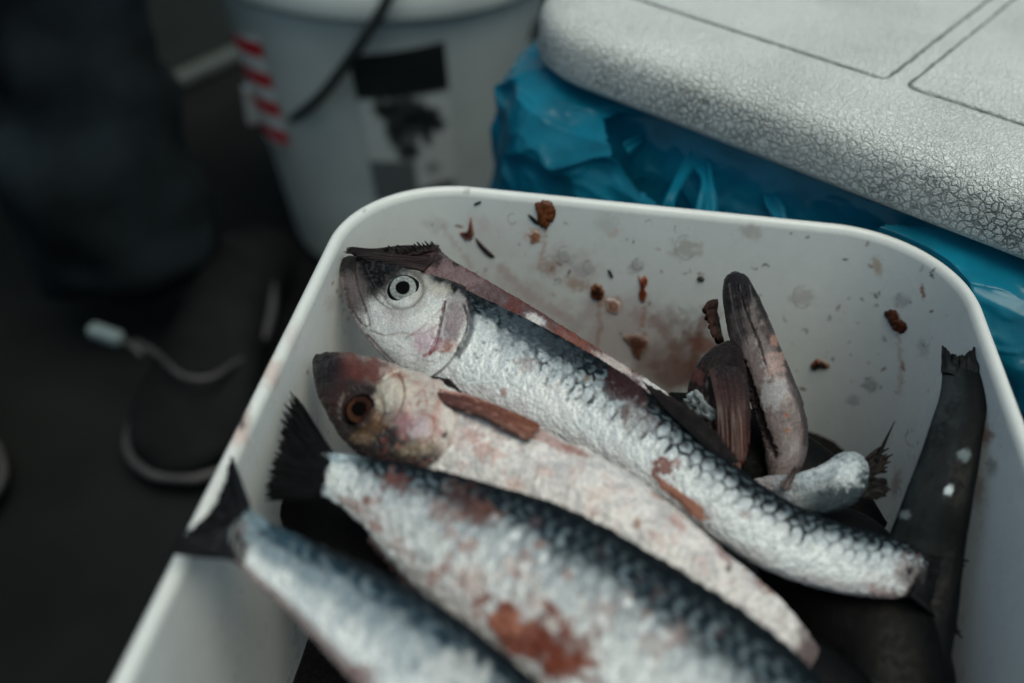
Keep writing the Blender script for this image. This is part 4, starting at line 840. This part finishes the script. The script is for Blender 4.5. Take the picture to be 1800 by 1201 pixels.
fin('fin', [(1262, 530), (1262, 560), (1268, 600)], [(1240, 535), (1244, 565), (1258, 598)], [.380, .378, .376], [.380, .378, .376], lin(50, 36, 32), lin(60, 40, 34), bG, 24, 10, .2, 4, 33, th=.003)
P0, n0 = hit_of(iG, 1232, 712)
scrap(1232, 712, [(-32, -6), (-18, -26), (-2, -24), (6, -10), (18, 2), (28, 14), (18, 28), (4, 22), (-8, 26), (-20, 14)], .005, lin(104, 112, 114), 'crusty silvery skin clump on the dark brown fish head', 'skin clump', 21, lin(150, 158, 160), 'silver_clump', (P0, n0), M_FISH)

# --- H: small silver tail piece
def paint_H(c):
    X, Y, S, T, t, s, fr_ = c['X'], c['Y'], c['S'], c['T'], c['t'], c['s'], c['front']
    n1 = fbm(S, T, 26, 4, 25); n2 = fbm(S, T, 11, 4, 26); n3 = fbm(S, T, 5, 3, 28)
    col = np.tile(lin(142, 150, 154), (c['n'], 1))*(1+.2*n1+.3*n2+.2*n3)[:, None]
    col = mixc(col, ss(-t+.3*n1+.15*n2, -.30, .35)*ss(s, .25, .5)*.94, lin(34, 44, 50)); col = mixc(col, (1-ss(s+.05*n1, .1, .45))*.6, lin(136, 122, 122))  # lower half darkened: shadow painted into the skin colour
    col = stains_and_glints(c, col, [(1492, 835, 20, 20, 0, (206, 212, 214), .5), (1440, 822, 30, 10, -20, (196, 202, 202), .6)])
    for (x, y, r_) in [(1397, 858, 8), (1411, 858, 7), (1389, 848, 5), (1432, 832, 5), (1395, 866, 4)]:
        m = blob(X, Y, x, y, r_, r_, 0, .2, .1, 2)*.6; col = mixc(col, m, lin(96, 104, 106))
    return col, MM*(1.0*n1+.7*n2*ss(s, .3, .7)+.4*n3)
stH = [(1325, 842, 1330, 850, .366), (1350, 836, 1360, 872, .366), (1395, 833, 1398, 896, .367), (1440, 818, 1440, 906, .368), (1478, 796, 1480, 898, .369), (1503, 798, 1510, 880, .369), (1520, 818, 1522, 856, .368)]
fishH = empty('herring', None, 'short silver tail end left of the big dark tail', 'fish', 'herring heaped in the white tub')
bH, iH = fish_body('body', stH, paint_H, fishH, 260, 110, .55, .6)
fin('upper_tail_lobe', [(1508, 812), (1520, 828), (1522, 840)], [(1548, 786), (1558, 808), (1555, 830)], [.372, .372, .371], [.374, .373, .371], lin(22, 20, 20), lin(30, 24, 22), bH, 30, 18, .4, 6, 35)
fin('lower_tail_lobe', [(1520, 838), (1518, 856), (1505, 876)], [(1556, 842), (1560, 866), (1540, 878)], [.371, .37, .369], [.371, .370, .369], lin(24, 22, 22), lin(18, 16, 16), bH, 30, 18, .3, 6, 36)
tube('fin_spine', [at(1540, 812, .373), at(1555, 778, .377), at(1573, 740, .382)], [.0009, .0006, .00015], M_SHOE, bH, 6)
fin('fin_ray', [(1370, 855), (1378, 862), (1388, 862)], [(1398, 818), (1399, 822), (1400, 826)], [.372, .372, .372], [.375, .375, .375], lin(90, 80, 78), lin(60, 50, 50), bH, 10, 10, .1, 2, 37)

# --- J: big dark tail standing on the right
def paint_J(c):
    X, Y, S, T, t, s, fr_ = c['X'], c['Y'], c['S'], c['T'], c['t'], c['s'], c['front']
    n1 = fbm(S*.4, T, 40, 4, 95); n2 = fbm(S, T, 16, 4, 96)
    col = np.tile(lin(26, 30, 32), (c['n'], 1))*(1+.5*n1+.15*n2)[:, None]
    col = mixc(col, ss(-t+.2*n1, -.4, .6)*.0, lin(60, 66, 68)); col = mixc(col, ss(t+.3*n1, -.1, .5)*.8, lin(10, 11, 12))
    col = stains_and_glints(c, col, [(1660, 690, 20, 60, 5, (44, 50, 52), .5), (1695, 800, 11, 11, 0, (110, 122, 126), .7), (1668, 862, 7, 9, 20, (190, 200, 204), .9), (1590, 905, 10, 8, 0, (120, 130, 132), .5), (1560, 1100, 26, 14, 0, (40, 54, 60), .6), (1600, 1140, 24, 14, 0, (36, 48, 54), .6), (1540, 1060, 20, 14, 0, (50, 66, 74), .6), (1610, 1160, 14, 10, 0, (44, 58, 64), .6)])  # the pale dots are painted wet glints and ice specks
    return col, MM*(.7*n1+.1*n2)
stJ = [(1718, 640, 1655, 634, .391), (1736, 700, 1650, 695, .389), (1728, 780, 1622, 780, .383), (1712, 880, 1588, 870, .373), (1697, 980, 1556, 950, .360), (1688, 1070, 1520, 1030, .350), (1675, 1160, 1480, 1120, .344), (1660, 1260, 1440, 1220, .340), (1640, 1350, 1450, 1320, .336), (1610, 1400, 1520, 1400, .334)]
fishJ = empty('herring', None, 'large blurred black tail rising up the right inner wall of the tub', 'fish', 'herring heaped in the white tub')
bJ, iJ = fish_body('body', stJ, paint_J, fishJ, 300, 110, .32, .5, M_SMOOTH, thin=.12)
fin('tail_fin', [(1722, 660), (1690, 662), (1654, 655)], [(1713, 612), (1686, 628), (1656, 608)], [.391, .391, .3905], [.3935, .393, .3935], lin(24, 27, 29), lin(14, 15, 17), bJ, 60, 20, .10, 5, 41, th=.0006, rc=.10)

# --- fish deeper in the tub, seen only in the gaps; near-black skin paints the shade there
def paint_gap_shade(c):
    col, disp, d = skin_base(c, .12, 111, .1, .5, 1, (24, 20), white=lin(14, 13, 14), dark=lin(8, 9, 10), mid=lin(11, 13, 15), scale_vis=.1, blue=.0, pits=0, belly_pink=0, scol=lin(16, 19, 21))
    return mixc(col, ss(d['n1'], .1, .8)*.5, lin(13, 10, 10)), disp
for lab, st in (('deep shadow-painted herring in the gap between the two left tails', [(520, 850, 490, 905, .355), (600, 860, 520, 990, .352), (700, 880, 560, 1080, .35), (850, 950, 680, 1200, .348), (1000, 1050, 800, 1320, .345), (1100, 1200, 960, 1400, .34), (1120, 1330, 1060, 1420, .34)]),
                ('shadow-painted dark herring under the tail end of the topmost one', [(1330, 900, 1310, 930, .345), (1400, 890, 1340, 1020, .342), (1500, 900, 1380, 1110, .34), (1580, 960, 1440, 1200, .338), (1640, 1060, 1500, 1300, .335), (1680, 1200, 1580, 1380, .33), (1680, 1300, 1640, 1360, .33)]),
                ('shadow-painted dark herring under the brown fish head', [(1180, 690, 1165, 705, .345), (1260, 700, 1190, 800, .342), (1360, 740, 1280, 880, .34), (1450, 790, 1370, 940, .337), (1520, 860, 1460, 960, .335), (1560, 920, 1530, 960, .335)]),
                ('shadow-painted herring at the bottom right under the largest one', [(1260, 1050, 1230, 1100, .35), (1360, 1080, 1260, 1220, .347), (1480, 1150, 1360, 1330, .344), (1580, 1260, 1480, 1420, .34), (1620, 1380, 1580, 1440, .34)])):
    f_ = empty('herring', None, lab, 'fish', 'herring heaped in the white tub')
    fish_body('body', st, paint_gap_shade, f_, 160, 60, .6, .4, M_SMOOTH)
# added dark liquid sheet, painting the black shade at the bottom
pw = rrect(tc_[0], tc_[1], TX, TY, .054, TR, off=.013, n_cor=16, n_side=30); c0 = pw.mean(0); K = 14; V = []
for k in range(K):
    q = pw+(c0-pw)*(k/(K-1)); V.append(np.column_stack([q, .288+.004*fbm(q[:, 0]*4000, q[:, 1]*4000, 120, 3, 2)]))
o = mesh('gap_shade_sheet', np.vstack(V), grid_faces(K, len(pw), True), M_SCRAP, None, np.tile(lin(18, 12, 12), (K*len(pw), 1)))
tag(o, 'added dark liquid sheet painting the black shade below the fish in the tub', 'liquid', kind='stuff')

# ------------------------------------------------------------------ white bucket behind
bk = empty('bucket', None, 'large white lidded bucket with printed label and wire handle behind the tub', 'bucket')
BX, BY = -.14, .97
def lathe(name, prof, mat, parent, n=96, cx=BX, cy=BY):
    th = np.linspace(0, 2*math.pi, n, endpoint=False); V = []
    for r_, z in prof: V.append(np.column_stack([cx+r_*np.cos(th), cy+r_*np.sin(th), np.full(n, z)]))
    F_ = [tuple(q) for q in grid_faces(len(prof), n, True)]+[tuple(range(n)), tuple(range(len(prof)*n-1, (len(prof)-1)*n-1, -1))]
    return mesh(name, np.vstack(V), F_, mat, parent)
def BR_(z): return .112+.053*z/.33
wall = lathe('bucket_wall', [(.108, .001), (BR_(.005), .005)]+[(BR_(z), z) for z in np.linspace(.01, .315, 12)], M_BUCKET, bk)
lathe('bucket_lid', [(BR_(.3)+.002, .307), (BR_(.3)+.009, .306), (BR_(.3)+.011, .31), (BR_(.3)+.010, .335), (BR_(.3)+.005, .341), (BR_(.3)-.012, .342), (BR_(.3)-.018, .334), (.02, .334)], M_BLID, bk)
def patch(name, px0, px1, py0, py1, cpaint, nu=60, nv=60, parent=wall, quad=None, lift=.0012):
    """printed film on the curved bucket wall; corners given where they show"""
    q = quad or [(px0, py0), (px1, py0), (px1, py1), (px0, py1)]
    C4 = []
    for (x, y) in q:      # ray against the cone
        d = ray(x, y); best = None; gap = 9
        for tt in np.linspace(.6, 1.3, 1200):
            P = CAM+d*tt; g_ = math.hypot(P[0]-BX, P[1]-BY)-BR_(P[2])
            if g_ < gap: gap = g_; best = P
            if g_ < 0: break
        C4.append((math.atan2(best[1]-BY, best[0]-BX), best[2]))
    u = np.linspace(0, 1, nu); v = np.linspace(0, 1, nv); U, Vv = np.meshgrid(u, v, indexing='ij')
    A_ = (C4[0][0]*(1-U)+C4[1][0]*U)*(1-Vv)+(C4[3][0]*(1-U)+C4[2][0]*U)*Vv; Z = (C4[0][1]*(1-U)+C4[1][1]*U)*(1-Vv)+(C4[3][1]*(1-U)+C4[2][1]*U)*Vv
    R_ = .112+.053*Z/.33+lift
    P = np.stack([BX+R_*np.cos(A_), BY+R_*np.sin(A_), Z], -1).reshape(-1, 3)
    c = cpaint(U.ravel(), Vv.ravel())
    return mesh(name, P, grid_faces(nu, nv), M_LABEL, parent, c)
M_LABEL = attr_mat('printed_label', .5, 300, .0001, .1, .4, 0, 0, .05, 100)
def lab_paint(u, v):
    c = np.tile(lin(206, 212, 210, .84), (len(u), 1))
    c = mixc(c, 1-ss(v, .26, .30), lin(28, 32, 34))
    def bl(cx, cy, rx, ry, a=0, k=.95, cc=(24, 28, 30), s=0):
        nonlocal c
        c = mixc(c, blob(u*100, v*160, cx, cy, rx, ry, a, .3, .25, s)*k, lin(*cc))
    bl(45, 58, 28, 16, 8); bl(60, 74, 26, 12, -6, .85, s=12); bl(66, 66, 20, 9, -10, s=2); bl(82, 76, 11, 8, 20, s=3); bl(33, 80, 9, 16, 0, s=4); bl(70, 86, 6, 12, 0, s=5); bl(46, 90, 12, 14, 0, .8, s=6); bl(46, 102, 14, 9, 0, .9, s=7); bl(30, 55, 14, 6, 0, .7, s=8)
    c = mixc(c, (ss(v, .69, .71)*(1-ss(u, .50, .54)))*.85, lin(52, 60, 64))
    bl(72, 122, 10, 7, 0, .5, s=9); bl(80, 146, 24, 7, -8, .9, s=10); bl(62, 152, 20, 6, 0, .7, s=11)
    m = ((v*160 % 5) < 1.6)*ss(v, .72, .74)*(1-ss(u, .46, .5)); c = mixc(c, m*.3, lin(110, 120, 122))
    return c
patch('label', 0, 0, 0, 0, lab_paint, 90, 120, quad=[(612, 97), (780, 72), (800, 345), (662, 350)])
def tape_paint(u, v):
    c = np.tile(lin(225, 228, 226, 1), (len(u), 1)); ph = (v*3.75-u*.25) % 1.0
    return mixc(c, (1-ss(abs(ph-.2), .24, .30)), lin(215, 10, 40))
patch('striped_tape', 0, 0, 0, 0, tape_paint, 16, 160, quad=[(408, 50), (456, 62), (512, 256), (468, 240)], lift=.002)
for (x, y, r_) in [(918, 40, .016), (872, 215, .012)]:
    pass
lug = box('handle_lug', tuple(at_y(444, 183, .93)), (.016, .016, .040), .3, M_WHITEP, bk, .004)
tube('handle', [at_y(488, 226, .90), at_y(520, 205, .85), at_y(565, 168, .815), at_y(612, 108, .80), at_y(645, 60, .792), at_y(680, 0, .79), at_y(700, -60, .80), at_y(760, -140, .84), at_y(860, -160, .92), at_y(950, -60, .97)], .0048, M_DARKMETAL, bk, 10)
bx2 = box('handle_lug', tuple(at_y(925, 40, .93)), (.018, .02, .03), -.3, M_DARKMETAL, bk, .004)

# grey crate behind the leg, pale crate at the far left
gc_ = empty('grey_crate', None, 'grey green plastic crate standing behind the trouser leg, left of the bucket', 'crate')
q1 = at(318, 140, .012); q2 = at(425, 92, .012); dq = nrm((q2-q1)[:2]); pq = np.array([-dq[1], dq[0]]); mq = (q1[:2]+q2[:2])/2+pq*.17
cb = box('crate_wall', (mq[0], mq[1], .16), (.46, .30, .31), math.atan2(dq[1], dq[0]), M_GREYBOX, gc_, .01)
tube('crate_lip', [q1+(q1-q2)*.6, q1, q2, q2+(q2-q1)*.5], .014, M_GREYEDGE, gc_, 12, 4)
pc = at(-10, 285, .03); pb = box('pale_box', (pc[0]-.02, pc[1], .02), (.05, .05, .04), .4, M_PALE, None, .008)
tag(pb, 'small pale box just showing at the left edge behind the trouser leg', 'box')

# ------------------------------------------------------------------ person: trouser legs and shoes
person = empty('person', None, 'person in baggy dark trousers and black shoes standing left of the tub', 'person')
def trousers():
    me = bpy.data.meshes.new('trousers')
    V = [(-.47, .92, .88), (-.47, .92, .74), (-.43, .88, .62), (-.43, .84, .40), (-.388, .785, .22), (-.358, .735, .045), (-.58, .90, .62), (-.66, .84, .40), (-.68, .76, .20), (-.69, .74, .12)]
    E = [(0, 1), (1, 2), (2, 3), (3, 4), (4, 5), (1, 6), (6, 7), (7, 8), (8, 9)]
    R_ = [(.15, .12), (.16, .13), (.10, .10), (.088, .088), (.084, .084), (.112, .095), (.10, .10), (.088, .088), (.086, .086), (.088, .088)]
    me.from_pydata(V, E, []); o = link('trousers', me, M_CLOTH, person)
    sk = o.modifiers.new('skin', 'SKIN'); me.skin_vertices[0].data[0].use_root = True
    for i, r_ in enumerate(R_): me.skin_vertices[0].data[i].radius = r_
    sk.use_smooth_shade = True
    su = o.modifiers.new('sub', 'SUBSURF'); su.levels = 3; su.render_levels = 3
    tx = bpy.data.textures.new('cloth_folds', 'CLOUDS'); tx.noise_scale = .075; tx.noise_depth = 2
    dm = o.modifiers.new('folds', 'DISPLACE'); dm.texture = tx; dm.strength = .055; dm.mid_level = .5; dm.texture_coords = 'GLOBAL'
trousers()
def shoe(dx, dy, rot, seams=True):
    """toe towards the camera"""
    # stations from heel to toe: (y along shoe, half width, height, z0)
    n = 28; th = np.linspace(0, 2*math.pi, n, endpoint=False)
    stn = [(-.135, .012, .06), (-.13, .028, .075), (-.11, .036, .09), (-.06, .038, .10), (0, .040, .095), (.05, .047, .075), (.09, .052, .058), (.12, .048, .050), (.14, .036, .043), (.152, .018, .034), (.156, .006, .026)]
    A_ = catmull(np.array(stn), 60); V = []
    for y, hw, h in A_:
        x = hw*np.sign(np.cos(th))*abs(np.cos(th))**.75; z = .018+(h-.018)*(.5+.5*np.sin(th))**.8
        V.append(np.column_stack([x, np.full(n, y), z]))
    V = np.vstack(V); c, s_ = math.cos(rot), math.sin(rot)
    def place(V): V = np.asarray(V, float); return np.column_stack([dx+V[:, 0]*c-V[:, 1]*s_, dy+V[:, 0]*s_+V[:, 1]*c, V[:, 2]])
    sh = mesh('shoe', place(V), [tuple(q) for q in grid_faces(60, n, True)]+[tuple(range(n)), tuple(range(60*n-1, 59*n-1, -1))], M_SHOE, person)
    # sole
    pr_ = [(y, hw) for y, hw, h in A_]; out = [(hw+.004, y) for y, hw in pr_]+[(-hw-.004, y) for y, hw in pr_[::-1]]
    m = len(out); So = [(x, y, .0015) for x, y in out]+[(x, y, .020) for x, y in out]
    mesh('sole', place(So), [tuple(range(m-1, -1, -1)), tuple(range(m, 2*m))]+[(i, (i+1) % m, m+(i+1) % m, m+i) for i in range(m)], M_SHOE, sh, smooth=False)
    pts = [(x, y, .022) for x, y in out if y > .02]; right = [p for p in out if p[0] > 0 and p[1] > -.12]; left = [p for p in out if p[0] < 0 and p[1] > -.02]
    tube('welt', place([(x, y, .021) for x, y in (right+left)[::4]]), .0042, M_SOLE, sh, 8, 2)
    return sh, place
sh1, pl1 = shoe(-.262, .700, math.radians(180-4))
# wavy toe cap seam and pale tab
tube('toe_seam', [at(238, 600, .07), at(275, 622, .075), at(320, 660, .078), at(370, 664, .076), at(410, 640, .07), at(440, 625, .06)], .0026, M_SOLE, sh1, 8)
o_ = at(186, 588, .075)
box('pale_tab', tuple(o_), (.034, .013, .012), math.radians(-22), M_TAG, sh1, .005)
tube('tab_strap', [at(205, 592, .07), at(235, 610, .07), at(250, 625, .065)], .003, M_SOLE, sh1, 8)
tube('heel_loop', [at(400, 425, .09), at(440, 430, .09), at(472, 480, .08), at(478, 540, .07), at(462, 600, .06)], .005, plain('dim_piping', (.022, .022, .023), .6), sh1, 8)
sh2, pl2 = shoe(-.524, .605, math.radians(180+37))
